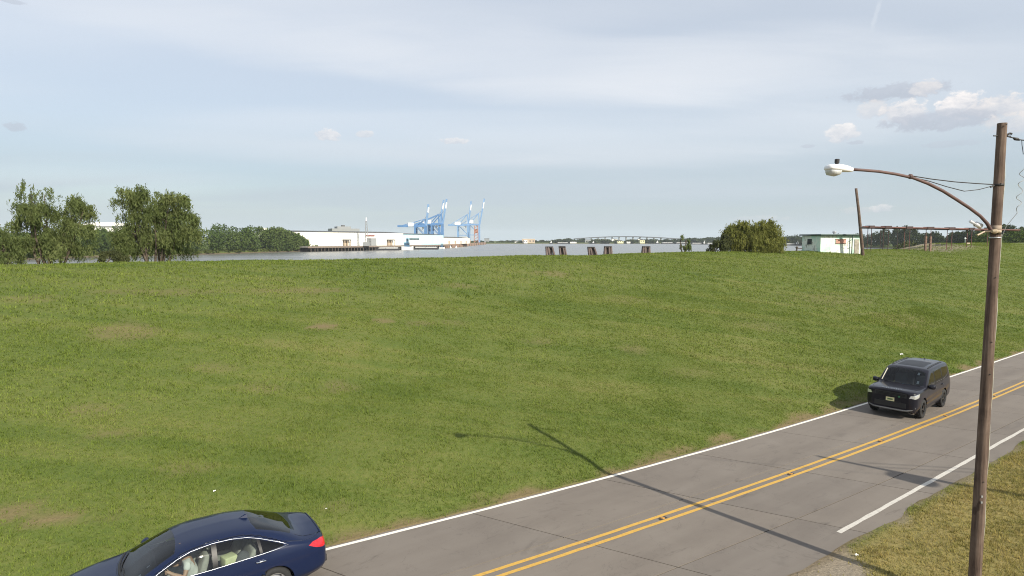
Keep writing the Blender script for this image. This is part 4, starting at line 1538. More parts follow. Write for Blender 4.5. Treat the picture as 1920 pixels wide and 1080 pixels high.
def crane(label, xp, Yp, apex_y, tip, girder_y, left_px, house_px, ms=(None, None), base_px=448):
    """ship-to-shore crane; pivot of the raised boom at photo column xp, Yp metres out"""
    main, boomm = ms[0] or M_CRANE, ms[1] or M_CRANE_P
    X0 = (xp - 960) / FPX * Yp
    z0 = DECK_Z
    e = empty('container_crane', (X0, Yp, z0), 0, label, 'crane', 'container cranes at the terminal')
    k = Yp / FPX
    gz = P_(xp, girder_y, Yp).z - z0
    az = P_(xp, apex_y, Yp).z - z0
    lx = (left_px - xp) * k
    leg = 30 * k * 0.62
    wy = 9.0
    for sx in (0.0, -leg):
        for sy in (-wy, wy):
            MB().bar((sx, sy, 0), (sx, sy, gz), 2.6).build('leg', main, e)
    mb = MB()
    for sy in (-wy, wy):
        mb.bar((0, sy, gz * 0.42), (-leg, sy, gz * 0.42), 1.3)
        mb.bar((0, sy, gz * 0.42), (-leg, sy, gz), 0.9)
    for sx in (0.0, -leg):
        mb.bar((sx, -wy, gz * 0.42), (sx, wy, gz * 0.42), 1.3)
        mb.bar((sx, -wy, gz), (sx, wy, gz), 1.4)
        mb.bar((sx, -wy - 2, 1.0), (sx, wy + 2, 1.0), 1.6)
    mb.build('portal_beam', main, e)
    mb = MB()
    for sy in (-3.2, 3.2):
        mb.bar((1.0, sy, gz), (lx, sy, gz), 1.8, 3.0)
    for j in range(6):
        u = lx * j / 5
        mb.bar((u, -3.2, gz), (u, 3.2, gz), 0.6)
    mb.build('girder', main, e)
    mb = MB()
    for sy in (-3.2, 3.2):
        mb.bar((0, sy, gz), (-1.5, sy * 0.5, az), 1.8)
        mb.bar((-1.5, sy * 0.5, az), (-leg, sy, gz), 1.2)
        mb.bar((-1.5, sy * 0.5, az), (lx * 0.92, sy, gz), 0.9)
    mb.bar((-1.5, -2, az), (-1.5, 2, az), 1.6)
    mb.build('apex_frame', main, e)
    tx, tzv = (tip[0] - xp) * k, P_(tip[0], tip[1], Yp).z - z0
    mb = MB()
    for sy in (-3.0, 3.0):
        mb.bar((0.8, sy, gz), (tx, sy, tzv), 1.5, 2.4)
    for j in range(1, 9):
        u = j / 9
        mb.bar((0.8 + (tx - .8) * u, -3, gz + (tzv - gz) * u), (0.8 + (tx - .8) * u, 3, gz + (tzv - gz) * u), 0.6)
    bo = mb.build('boom', boomm, e)
    mb = MB()
    u0, u1 = 0.62, 0.86
    for sy in (-3.0, 3.0):
        mb.bar((0.8 + (tx - .8) * u0 + 0.9, sy - .1, gz + (tzv - gz) * u0), (0.8 + (tx - .8) * u1 + 0.9, sy - .1, gz + (tzv - gz) * u1), 1.7, 1.6)
    mb.build('pale_boom_section', M_CRANE_W, bo)
    MB().bar((-1.5, 0, az), (0.8 + (tx - .8) * .55, 0, gz + (tzv - gz) * .55), 0.45).build('boom_stay', main, e)
    hx0, hx1 = (house_px[0] - xp) * k, (house_px[1] - xp) * k
    hz = P_(house_px[0], house_px[2], Yp).z - z0
    MB().box((hx0, -4.5, hz - 6.2), (hx1, 4.5, hz)).build('machinery_house', M_CRANE_W, e)
    MB().box((-leg * .35, -1.6, gz - 5.4), (-leg * .35 + 3.4, 1.6, gz - 1.9)).build('operator_cab', M_CRANE_W, e)
    return e


crane('blue container crane with raised boom, front one of the left pair of tall booms', 830, 1080, 401, (838.5, 373), 420, 781, (796, 809, 412.5))
crane('blue container crane with raised boom, close behind the tallest left boom', 824, 1130, 402, (833, 375), 421, 775, (790, 797, 414))
crane('blue container crane with shorter raised boom, leftmost boom of all', 799, 1010, 411, (804.5, 383), 424, 747, (767, 777, 417.5))
crane('pale blue container crane with raised boom, left of the rightmost crane', 878, 1240, 402, (884, 377.5), 422, 841, (853.5, 864, 416), (M_CRANE_P, M_CRANE_P))
crane('pale blue container crane with raised boom, rightmost crane', 899, 1270, 400, (908.5, 372.5), 421, 862, (876, 887.5, 413), (M_CRANE_P, M_CRANE_P))
# red-brown unloading tower beside the rightmost crane
t_ = empty('unloading_tower', (*at_px_y(893, 1230), DECK_Z), 0, 'red brown lattice tower under the rightmost crane', 'tower')
zt = P_(893, 423, 1230).z - DECK_Z
mb = MB()
for sx in (-4, 4):
    for sy in (-3, 3):
        mb.bar((sx, sy, 0), (sx * 0.8, sy, zt), 1.0)
for k in range(6):
    mb.bar((-4, -3, zt * k / 6), (4, -3, zt * (k + 1) / 6), 0.8)
mb.build('lattice', simple('red_oxide', (0.36, 0.17, 0.12), 0.8), t_)
MB().box((-4, -3.4, zt * .55), (4, 3.4, zt * .8)).build('house', simple('red_oxide', (0.36, 0.17, 0.12), 0.8), t_)
for k, (x, w2, hgt) in enumerate([(866, 9, 6), (872, 10, 8.5), (878, 8, 5)]):
    cs = empty('container_stack', (*at_px_y(x, 1120), DECK_Z), 0, ['left stack of containers below the right cranes', 'tallest middle stack of containers below the right cranes', 'right stack of containers below the right cranes'][k], 'containers')
    for j in range(int(hgt / 2.6) + 1):
        MB().box((-w2 / 2, 0, j * 2.6), (w2 / 2, 12, j * 2.6 + 2.5)).build('container', [M_WALL_T, M_WALL_W, M_RUST][(j + k) % 3], cs)

# white domed hall behind the left wood
hl = empty('white_hall', (*at_px_y(200, 560), 1.0), R(12), 'white flat arena roof showing above the wood between the willows', 'building')
zr = P_(200, 417, 560).z - 1
MB().prism([(-15, zr - 3.2), (15, zr - 3.2), (15, zr - 1.4), (12, zr - .3), (4, zr), (-6, zr - .2), (-14, zr - 1.2)], -6, 30, 'XZ').build('roof', M_WALL_W, hl)
MB().box((-14, -5, 0), (14, 28, zr - 4.4)).build('wall', M_WALL_W, hl)
MB().box((-14.6, -5.5, zr - 4.4), (14.6, 28.5, zr - 3.21)).build('window_band', M_WALL_G, hl)
wt = empty('white_building', (*at_px_y(497, 560), 1.0), R(20), 'small white block peeping over the wood left of the long shed', 'building')
MB().box((-3, 0, 0), (3, 8, P_(497, 428, 560).z - 1)).build('wall', M_WALL_W, wt)
MB().box((-3.2, -.2, P_(497, 428, 560).z - 1), (3.2, 8.2, P_(497, 427.2, 560).z - 1)).build('roof', M_ROOF_W, wt)


# ================================================================== things just past the levee crown
def m_piling(t):
    p = obj_pos(t)
    n = t.noise(t.mapping(p, (4, 4, 0.6)), 1.6, 5, 0.7)
    c = t.ramp(n, [(0.3, (0.070, 0.052, 0.045)), (0.6, (0.150, 0.118, 0.104)), (0.8, (0.22, 0.18, 0.16))])
    return princ(t, c, 0.9, 0, n, 0.7, 0.05, spec=0.2)


M_PILING = mat('weathered_piling', m_piling)
M_CAP = simple('tarred_cap', (0.022, 0.018, 0.016), 0.8)
PIL = [  # left top px, right top px, left foot px, right foot px, top y, label, gap slant
    (1022.5, 1037, 1023, 1041, 462.5, 'mooring dolphin of dark piles, leftmost of the five'),
    (1047.5, 1060, 1049, 1063, 462, 'mooring dolphin with a black cap, second from the left'),
    (1101.5, 1115, 1102.5, 1120, 463, 'mooring dolphin in the middle of the five'),
    (1133, 1147, 1131.5, 1148.5, 462, 'mooring dolphin, second from the right'),
    (1204.5, 1218.5, 1202.5, 1219.5, 462, 'mooring dolphin standing alone on the right'),
]
for k, (a, b_, c, d, yt, lab) in enumerate(PIL):
    Y = 124
    ft = 476
    p_a, p_b, p_c, p_d = P_(a, yt, Y), P_(b_, yt, Y), P_(c, ft, Y), P_(d, ft, Y)
    ext = (p_a.z + 3.2) / (p_a.z - p_c.z)     # carry the batter down into the bank
    cx = (p_a.x + p_b.x) / 2
    e = empty('mooring_dolphin', (cx, Y, -3.2), 0, lab, 'piling', 'mooring dolphins in the river')
    zt = p_a.z + 3.2
    lx0, lx1 = p_a.x + (p_c.x - p_a.x) * ext - cx, p_b.x + (p_d.x - p_b.x) * ext - cx
    tx0, tx1 = p_a.x - cx, p_b.x - cx
    cols = 4
    for j in range(cols):
        for r in range(2):
            u = (j + 0.5) / cols
            rad = (tx1 - tx0) / cols * 0.52
            bx, tx = lx0 + (lx1 - lx0) * u, tx0 + (tx1 - tx0) * u
            yb, yt2 = (-0.9 + 1.8 * r), (-0.42 + 0.84 * r)
            if r == 0 and j == 2 - (k % 2):
                yb, yt2 = yb + 0.55, yt2 + 0.40          # one pile set back leaves a dark gap
            MB().tube([(bx, yb, 0), (tx, yt2, zt - random.uniform(0.02, 0.10))], [rad * 1.12, rad], 9).build('pile', M_PILING, e, True)
    MB().prism([(tx0 + 0.02, -0.60), (tx1 - 0.02, -0.60), (tx1 - 0.02, 0.62), (tx0 + 0.02, 0.62)], zt - 0.26, zt - 0.05 + 0.09).build('cap', M_CAP, e)

# ---- mint building
PHI = R(7.5)
CX, CY = (1537 - 960) / FPX * 90, 90.0
CZ = tz(CX, CY + 2) - 0.3
sb = empty('pump_house', (CX, CY, CZ), PHI, 'small weathered mint and white building with flat overhanging roof past the levee', 'building')
LW, DW = 6.35, 4.5
ROOF_Z = P_(1537, 441.5, 90).z - CZ


def m_peel(t):
    p = obj_pos(t)
    n = t.noise(p, 1.1, 5, 0.68, 0.6)
    f = t.noise(p, 4.5, 5, 0.72, 0.5)
    v = t.noise(t.mapping(p, (3.5, 3.5, 0.5)), 1.0, 4, 0.6)
    base = t.ramp(t.noise(p, 0.45, 3), [(0.42, (0.46, 0.68, 0.56)), (0.56, (0.74, 0.78, 0.68))])
    k = t.m('ADD', t.m('MULTIPLY', n, 0.45), t.m('ADD', t.m('MULTIPLY', f, 0.35), t.m('MULTIPLY', v, 0.2)))
    c = t.mix(t.step(k, 0.53, 0.60), base, t.ramp(f, [(0.4, (0.16, 0.18, 0.14)), (0.6, (0.42, 0.42, 0.36))]))
    return princ(t, c, 0.8, 0, k, 0.4, 0.02, spec=0.3)


M_PEEL = mat('peeling_mint_paint', m_peel)
M_TRIM = simple('dark_green_fascia', (0.025, 0.055, 0.050), 0.7)
wl_ = MB().box((0, 0, -0.6), (LW, DW, ROOF_Z - 0.02)).build('wall', M_PEEL, sb)
rf = MB().box((-0.32, -0.45, ROOF_Z), (LW + 0.3, DW + 0.4, ROOF_Z + 0.16)).build('roof', M_TRIM, sb, bevel=0.02)
MB().box((-0.25, -0.38, ROOF_Z + 0.16), (LW + 0.22, DW + 0.32, ROOF_Z + 0.2)).build('roof_sheet', simple('grey_roof_sheet', (0.3, 0.33, 0.33), 0.7), rf)
MB().lathe([(0.18, ROOF_Z + .2), (0.18, ROOF_Z + .42), (0.3, ROOF_Z + .45), (0.28, ROOF_Z + .6), (0.02, ROOF_Z + .68)], 12, cen=(3.1, 1.4, 0)).build('roof_vent', M_STEEL, rf)
sg = MB().box((2.35, -0.05, ROOF_Z - 1.15), (3.95, -0.002, ROOF_Z - 0.55)).build('sign_board', simple('faded_red_board', (0.46, 0.25, 0.19), 0.7, var=0.3, scale=2.5), sb)
for z in (ROOF_Z - 1.2, ROOF_Z - 0.55):
    MB().box((2.3, -0.09, z), (4.0, -0.052, z + 0.06)).build('frame', M_PILE, sg)
win = MB().box((-0.06, 2.1, ROOF_Z - 1.2), (-0.002, 3.1, ROOF_Z - 0.5)).build('window', M_DARKGLASS, sb)
MB().box((-0.1, 2.0, ROOF_Z - 1.28), (-0.062, 3.2, ROOF_Z - 1.2)).build('sill', M_TRIM, win)
MB().box((5.35, -0.06, -0.5), (6.05, -0.002, 2.05)).build('door', simple('grey_stained_door', (0.30, 0.27, 0.22), 0.8, var=0.4, scale=2), sb)
MB().tube([(4.78, -0.28, -0.6), (4.78, -0.28, ROOF_Z - 0.02)], 0.07, 8).build('downpipe', M_TRIM, sb)
MB().bar((4.3, -0.2, ROOF_Z - .9), (4.78, -0.28, ROOF_Z - .55), 0.05).build('pipe_bracket', M_TRIM, sb)
MB().bar((4.35, -0.2, ROOF_Z - 1.7), (4.78, -0.28, ROOF_Z - 1.7), 0.05).build('pipe_bracket', M_TRIM, sb)
# mooring post with a crossbar just left of it
mp = empty('hydrant_post', (*at_px_y(1493, 91), tz(*at_px_y(1493, 91))), 0, 'small dark valve post left of the mint building', 'valve post')
zt = P_(1493, 464, 91).z - mp.location.z
MB().tube([(0, 0, -0.3), (0, 0, zt)], 0.11, 8).build('stem', M_PILE, mp)
MB().blob((0, 0, zt), (0.2, 0.2, 0.17), 10, 6).build('valve_head', M_PILE, mp)
MB().tube([(0, 0, zt - 0.12), (0.85, 0.1, zt - 0.14)], 0.06, 8).build('outlet_pipe', M_PILE, mp)


# ---- poles
def m_polewood(t):
    p = obj_pos(t)
    g = t.noise(t.mapping(p, (16, 16, 0.7)), 1.5, 5, 0.7)
    k = t.noise(t.mapping(p, (2, 2, 1.6)), 1.0, 4, 0.65, 0.4)
    c = t.ramp(t.m('ADD', t.m('MULTIPLY', g, 0.6), t.m('MULTIPLY', k, 0.4)), [(0.32, (0.026, 0.018, 0.015)), (0.45, (0.088, 0.060, 0.046)), (0.58, (0.150, 0.108, 0.084)), (0.72, (0.25, 0.19, 0.15))])
    knots = t.step(t.noise(t.mapping(p, (5, 5, 2.2), (0, 0, 0), (3, 1, 4)), 1.0, 2, 0.5), 0.70, 0.76)
    c = t.mix(t.m('MULTIPLY', knots, 0.7), c, (0.035, 0.022, 0.016))
    return princ(t, c, 0.85, 0, g, 0.7, 0.012, spec=0.25)


M_POLE = mat('weathered_pole_wood', m_polewood)
M_IRON = simple('dark_iron', (0.030, 0.028, 0.028), 0.6, 0.3)
M_RUSTARM = simple('rusty_steel_tube', (0.105, 0.062, 0.055), 0.7, var=0.35, scale=3)
M_WIRE = simple('black_cable', (0.015, 0.015, 0.016), 0.6)

lp_t, lp_b = P_(1605, 353, 88.5), P_(1618, 474, 88.5)
zb = tz(lp_b.x, lp_b.y)
lp = empty('leaning_pole', (lp_b.x, lp_b.y, zb), 0, 'bare wooden pole leaning left beside the mint building', 'pole')
dx, dzv = lp_t.x - lp_b.x, lp_t.z - zb
MB().tube([(0.02, 0, -1.0), (0, 0, 0), (dx * .30, 0, dzv * .33), (dx * .62, 0, dzv * .66), (dx, 0, dzv)], [0.24, 0.235, 0.215, 0.185, 0.17], 12).build('shaft', M_POLE, lp, True)
MB().bar((dx * .08 - 0.75, -0.26, P_(1608, 426.5, 88.5).z - zb), (dx * .08 + 0.25, -0.26, P_(1608, 426.5, 88.5).z - zb), 0.09, 0.12).build('crossbar', M_IRON, lp)

# ---- pipe trestle
ya, yb_ = 99.0, 119.0
pa, pb = P_(1618, 425.5, ya), P_(1912, 431.3, yb_)
tr = empty('pipe_trestle', (pa.x, pa.y, 0), 0, 'long rusty overhead pipe trestle on thin posts at the right', 'trestle')
M_TREST = simple('rusty_trestle_steel', (0.060, 0.032, 0.030), 0.75, var=0.4, scale=1.2)
M_TREST2 = simple('red_rust_pipe', (0.135, 0.060, 0.050), 0.7, var=0.35, scale=0.8)
dv = pb - pa
MB().tube([(0, 0, pa.z), tuple(Vector((0, 0, pa.z)) + dv)], 0.14, 10).build('pipe', M_TREST2, tr, True)
MB().bar((0, 0.35, pa.z - 0.1), tuple(Vector((0, 0.35, pa.z - 0.1)) + dv), 0.14, 0.32).build('beam', M_TREST, tr)
bents = [(1625.5, 1632.5), (1655, 1664.5), (1694.5, 1704), (1734.5, 1743.5), (1774, 1783), (1811.5, 1820), (1850, 1858)]
for k, (a, b_) in enumerate(bents):
    m_ = ((a + b_) / 2 - 960) / FPX
    u = (m_ * pa.y - pa.x) / (dv.x - m_ * dv.y)
    c0 = Vector((0, 0, pa.z)) + dv * u
    Yw = pa.y + dv.y * u
    hw = (b_ - a) / 2 * Yw / FPX
    gz_ = tz(pa.x + dv.x * u, Yw)
    cap = MB().box((c0.x - hw - .12, c0.y - .5, c0.z - .2), (c0.x + hw + .12, c0.y + .8, c0.z + .24)).build('saddle', M_TREST, tr)
    for sx in (-1, 1):
        MB().tube([(c0.x + sx * hw, c0.y + .15, gz_ - 2.5), (c0.x + sx * hw, c0.y + .15, c0.z - .2)], 0.05, 6).build('post', M_TREST2 if k >= 2 else M_TREST, tr)
    if k == 3:
        for sx in (-1, 1):
            f_ = MB()
            for j in range(5):
                f_.box((c0.x + sx * hw - .13, c0.y - .02, gz_ - .5 + j * .62), (c0.x + sx * hw + .13, c0.y + .32, gz_ - .5 + j * .62 + .58))
            f_.build('brick_footing', simple('old_brick', (0.19, 0.12, 0.09), 0.9, var=0.35, scale=3), tr)
    if k in (0, 1):
        MB().tube([(c0.x + hw + 1.4, c0.y, gz_ - 1), (c0.x + hw + 1.4, c0.y, c0.z - .15)], 0.03, 5).build('hanger_rod', M_TREST, tr)
for k, (x, yt, Y, lab) in enumerate([(1807, 447, 128, 'slim grey post with round white top under the trestle'), (1800.5, 462, 118, 'short white capped post beside the slim white topped post')]):
    g = at_px_y(x, Y)
    gz_ = tz(*g)
    po = empty('marker_post', (g[0], g[1], gz_), 0, lab, 'post')
    zt = P_(x, yt, Y).z - gz_
    MB().tube([(0, 0, -.4), (0, 0, zt)], 0.09 if k == 0 else 0.14, 8).build('post', simple('grey_green_post', (0.2, 0.25, 0.22), 0.6), po)
    MB().blob((0, 0, zt), (.2, .2, .18), 10, 6).build('cap', M_BOATW, po)
sgp = at_px_y(1812.5, 121)
si = empty('small_sign', (sgp[0], sgp[1], tz(*sgp)), 0, 'small faded tan sign under the trestle near the wooden pole', 'sign')
zt = P_(1812.5, 455, 121).z - si.location.z
MB().tube([(0, 0, -.3), (0, 0, zt)], 0.05, 6).build('post', M_TREST, si)
MB().box((-.34, -.08, zt - .55), (.34, -.052, zt)).build('panel', M_WALL_T, si)

# ================================================================== near utility pole with street lamp
PX, PY = 9.463, 12.155
GZ = tz(PX, PY)
POLE_TOP = 9.74
up = empty('utility_pole', (PX, PY, GZ), 0, 'tall weathered wooden utility pole on the near verge at the right', 'pole')


def zpx(y):
    """height on the pole seen at photo row y"""
    lo, hi = 0.0, 12.0
    for _ in range(50):
        mid = (lo + hi) / 2
        c, s_ = math.cos(PITCH), math.sin(PITCH)
        d = Vector((PX, PY, mid - CAM_H))
        if 540 - FPX * (d.y * s_ + d.z * c) / (d.y * c - d.z * s_) > y:
            lo = mid
        else:
            hi = mid
    return lo - GZ


seg = 20
H_ = POLE_TOP - GZ
prof = []
for k in range(41):
    u = k / 40
    prof.append((0.116 - 0.035 * u, -0.6 + (H_ + 0.6) * u))
prof += [(0.080, H_ + 0.008), (0.0, H_ + 0.010)]
mb = MB().lathe(prof, seg)
# the shaft is not perfectly round: flats and checks
vv = []
for (x, y, z) in mb.v:
    a = math.atan2(y, x)
    k = 1 + 0.02 * math.sin(3 * a + z * 0.4) + 0.012 * math.sin(7 * a - z * 0.9) - (0.05 if abs(((a - 0.9 + 0.12 * math.sin(z * 1.3)) + math.pi) % (2 * math.pi) - math.pi) < 0.14 else 0)
    vv.append((x * k, y * k, z))
mb.v = vv
shaft = mb.build('shaft', M_POLE, up, True)


def prad(z):
    return 0.116 - 0.035 * (z + 0.6) / (H_ + 0.6)


def band(y0, y1, m, name, out=0.006, label=None):
    z1, z0 = zpx(y0), zpx(y1)
    r0, r1 = prad(z0) * 1.03 + out, prad(z1) * 1.03 + out
    o = MB().lathe([(r0 - .012, z0 - .003), (r0, z0), (r1, z1), (r1 - .012, z1 + .003)], seg).build(name, m, up, True)
    if label:
        o['label'] = label
    return o


band(345, 349, M_IRON, 'iron_band')
band(423, 434, simple('pale_wood_wrap', (0.27, 0.21, 0.16), 0.8, var=0.25, scale=8), 'tin_wrap', 0.004)
band(436, 439, M_IRON, 'iron_band', 0.008)
band(444.5, 446.5, M_STEEL, 'wire_band', 0.008)
# top hardware: through-bolt, dead end clamp
zt = zpx(255)
MB().tube([(-0.17, -0.02, zt), (0.2, 0.02, zt)], 0.012, 8).build('through_bolt', M_IRON, up)
MB().tube([(0.1, 0, zt + 0.02), (0.16, 0.0, zt + 0.05), (0.2, 0.0, zt + 0.04)], 0.02, 6).build('eye_nut', M_IRON, up)
MB().tube([(0.0, -0.105, zt + 0.20), (0.0, -0.12, zt + 0.20)], 0.012, 8).build('bolt_head', M_IRON, up)
for y in (345, 520, 640, 700, 900):
    z = zpx(y)
    MB().tube([(-0.02, -prad(z) + .01, z), (-0.02, -prad(z) - .012, z)], 0.01, 6).build('bolt_head', M_IRON, up)
# ground wire stapled up the right flank
pts = [(prad(zpx(y)) * 1.03 * 0.98, -0.03 + 0.015 * math.sin(y * .05), zpx(y)) for y in range(300, 1100, 40)]
MB().tube(pts, 0.006, 6).build('ground_wire', simple('pale_wire', (0.5, 0.5, 0.42), 0.5), up)
# two loose staples / tags on the shaft
for y in (927, 938):
    z = zpx(y)
    MB().box((-0.05, -prad(z) - .006, z - .02), (-0.02, -prad(z) + .01, z + .02)).build('tag', M_STEEL, up)

# street lamp on its long curved arm
HEADP = Vector((6.02, 11.69, 8.83))
lm = empty('street_lamp', (PX, PY, GZ + zpx(432)), 0, 'street lamp with white head on a long curved rusty arm over the road', 'street lamp')
o0 = lm.location


def arm_pt(x, y):
    """point on the arm's vertical plane (pole to lamp head) at photo pixel x, y"""
    a, b2 = (x - 960) / FPX, (540 - y) / FPX
    c, s_ = math.cos(PITCH), math.sin(PITCH)
    v = Vector((a, c + b2 * s_, -s_ + b2 * c))
    # plane through pole axis and head
    n = Vector((HEADP.y - PY, -(HEADP.x - PX), 0))
    t2 = n.dot(Vector((PX, PY, 0)) - Vector((0, 0, 0))) / n.dot(v)
    return Vector((0, 0, CAM_H)) + v * t2


pix = [(1866, 434), (1857, 430), (1851, 419), (1838, 405), (1818, 390), (1795, 375), (1768, 358), (1740, 344), (1712, 333.5), (1680, 326.5), (1648, 321.5), (1618, 319), (1594, 317.5)]
ap = [arm_pt(*q) - o0 for q in pix]
MB().tube(ap, [0.033] * 3 + [0.030] * 5 + [0.027] * 5, 10).build('arm', M_RUSTARM, lm, True)
bz = arm_pt(1864, 434) - o0
br = MB().box((bz.x - 0.02, -0.06, bz.z - 0.07), (-prad(zpx(432)) + 0.03, 0.06, bz.z + 0.06)).build('bracket', M_RUSTARM, lm, bevel=0.01)
MB().box((bz.x - 0.01, -0.075, bz.z - .34), (bz.x + 0.07, 0.02, bz.z - .10)).build('rust_plate', simple('red_rust_plate', (0.24, 0.075, 0.05), 0.8, var=0.3), lm)
h0, h1 = arm_pt(1596, 318) - o0, arm_pt(1552, 315.5) - o0
ax = (h1 - h0).normalized()
side = Vector((0, 0, 1)).cross(ax).normalized()
upv = ax.cross(side).normalized()
if upv.z < 0:
    upv, side = -upv, -side


def lamp_loft(st, name, m, parent, smooth=True):
    vs, fs = [], []
    sg_ = 12
    for (u, wv, zt_, zb_) in st:
        c = h0 + ax * u
        for k in range(sg_):
            a = 2 * math.pi * k / sg_
            zz = (zt_ if math.sin(a) > 0 else zb_) * abs(math.sin(a)) ** 0.7 * (1 if math.sin(a) > 0 else -1)
            xx = wv * math.copysign(abs(math.cos(a)) ** 0.7, math.cos(a))
            vs.append(c + side * xx + upv * zz)
    for i in range(len(st) - 1):
        for k in range(sg_):
            k2 = (k + 1) % sg_
            fs.append((i * sg_ + k, i * sg_ + k2, (i + 1) * sg_ + k2, (i + 1) * sg_ + k))
    fs.append(tuple(range(sg_)))
    fs.append(tuple((len(st) - 1) * sg_ + k for k in reversed(range(sg_))))
    return MB().add(vs, fs).build(name, m, parent, smooth)


M_LAMPW = simple('lamp_white', (0.80, 0.80, 0.80), 0.45, var=0.05)
hd = lamp_loft([(-0.02, 0.04, 0.04, 0.04), (0.05, 0.05, 0.05, 0.05), (0.06, 0.075, 0.06, 0.05), (0.20, 0.115, 0.08, 0.055), (0.30, 0.135, 0.085, 0.05), (0.44, 0.13, 0.075, 0.04), (0.49, 0.10, 0.05, 0.03), (0.505, 0.03, 0.02, 0.015)], 'head', M_LAMPW, lm)


def m_lens(t):
    p = obj_pos(t)
    n = t.noise(p, 30, 3)
    c = t.ramp(n, [(0.3, (0.42, 0.43, 0.43)), (0.7, (0.62, 0.63, 0.62))])
    return princ(t, c, 0.12, 0, n, 0.3, 0.004, spec=0.6)


lens = lamp_loft([(0.245, 0.10, -0.035, 0.05), (0.26, 0.115, -0.035, 0.12), (0.34, 0.12, -0.03, 0.145), (0.45, 0.11, -0.03, 0.13), (0.478, 0.085, -0.02, 0.06)], 'lens', mat('lamp_lens', m_lens), lm)
pc = h0 + ax * 0.30 + upv * 0.08
MB().tube([pc, pc + upv * 0.025, pc + upv * 0.03, pc + upv * 0.095, pc + upv * 0.10], [0.03, 0.03, 0.042, 0.042, 0.03], 12).build('photocell', M_IRON, lm)
# stay rods
cl = arm_pt(1707, 331) - o0
MB().blob(tuple(cl), (0.05, 0.05, 0.05), 10, 6).build('clamp', M_RUSTARM, lm)
s1 = [arm_pt(*q) - o0 for q in [(1708, 329.5), (1745, 335.5), (1790, 341), (1830, 344), (1871, 346.5)]]
MB().tube(s1, 0.010, 6).build('stay_rod', M_IRON, lm)
s2 = [arm_pt(*q) - o0 for q in [(1708, 332), (1740, 339), (1775, 350), (1808, 358.5), (1835, 355.5), (1856, 350), (1871, 347)]]
MB().tube(s2, 0.008, 6).build('stay_rod', M_IRON, lm)
s3 = [arm_pt(*q) - o0 for q in [(1857, 350.5), (1872, 346.5)]]
MB().tube(s3, 0.018, 8).build('turnbuckle', M_IRON, lm)

# flood lamp on a short bracket at the same height
fl = empty('flood_lamp', (PX, PY, GZ + zpx(436)), 0, 'small white tilted flood lamp on a bracket by the pole', 'flood lamp')
o1 = fl.location
fa, fb_ = arm_pt(1826, 414.5) - o1, arm_pt(1846, 424) - o1
off = Vector((0, 0.10, 0))
MB().tube([fa + off, fa.lerp(fb_, 0.45) + off, fa.lerp(fb_, 0.5) + off, fb_ + off], [0.028, 0.03, 0.05, 0.055], 12).build('housing', M_LAMPW, fl, True)
MB().tube([arm_pt(1834, 419) - o1 + off, arm_pt(1833, 431) - o1 + off, arm_pt(1850, 432) - o1 + off * .8, Vector((-0.10, -0.06, 0.0))], 0.014, 8).build('bracket', M_RUSTARM, fl)
ins = arm_pt(1858, 434) - o1 + Vector((0, -0.1, 0))
MB().tube([ins + Vector((-.06, 0, 0)), ins, ins + Vector((.06, 0, 0)), ins + Vector((.1, 0, -.01))], [0.03, 0.05, 0.03, 0.04], 10).build('insulator', simple('cream_insulator', (0.34, 0.27, 0.18), 0.5), fl)
MB().tube([arm_pt(1836, 441) - o1 + off * .5, arm_pt(1850, 434) - o1 + off * .5, Vector((-0.1, -0.05, 0.02))], 0.018, 8).build('strut', simple('cream_insulator', (0.34, 0.27, 0.18), 0.5), fl)

# service wire leaving to the right, with dangling ends
sw = empty('service_wire', (PX, PY, GZ + zpx(256)), 0, 'black service cable running from the pole top out to the right', 'cable')
MB().tube([(0.12, 0, 0), (0.25, 0.0, -0.03), (0.35, 0, -0.06), (0.6, 0, -0.09), (1.5, -0.3, -0.16), (6, -1.8, -0.25), (16, -5, 0.3), (30, -9, 1.6)], 0.011, 6).build('cable', M_WIRE, sw)
MB().tube([(0.23, 0, -0.02), (0.27, 0, -0.045), (0.31, 0, -0.05), (0.36, 0, -0.07)], [0.012, 0.03, 0.03, 0.012], 8).build('dead_end_clamp', M_IRON, sw)
MB().tube([(0.40, 0, -0.07), (0.41, 0, -0.16), (0.44, 0.01, -0.26), (0.455, 0.01, -0.34)], 0.006, 5).build('loose_end', M_WIRE, sw)
cw = empty('coiled_wire', (PX, PY, GZ), 0, 'thin curly loose wire dangling right of the pole top', 'wire')
pts = [Vector((0.44, -0.3, zpx(256) - 0.12)), Vector((0.40, -0.25, zpx(280)))]
for k in range(60):
    u = k / 59
    y = 308 + 92 * u
    pts.append(Vector((0.26 + 0.01 * math.cos(u * 40) + 0.05 * math.sin(u * 26) * (0.4 + 0.6 * math.sin(u * 3.1)) + (0.06 if u < .08 else 0) + 0.02 - 0.05 * u, -0.22 + 0.03 * math.cos(u * 26), zpx(y))))
pts += [Vector((0.12, -0.1, zpx(425))), Vector((prad(zpx(445)), -0.04, zpx(446)))]
MB().tube(pts, 0.006, 5).build('wire', simple('grey_wire', (0.33, 0.34, 0.35), 0.5), cw)

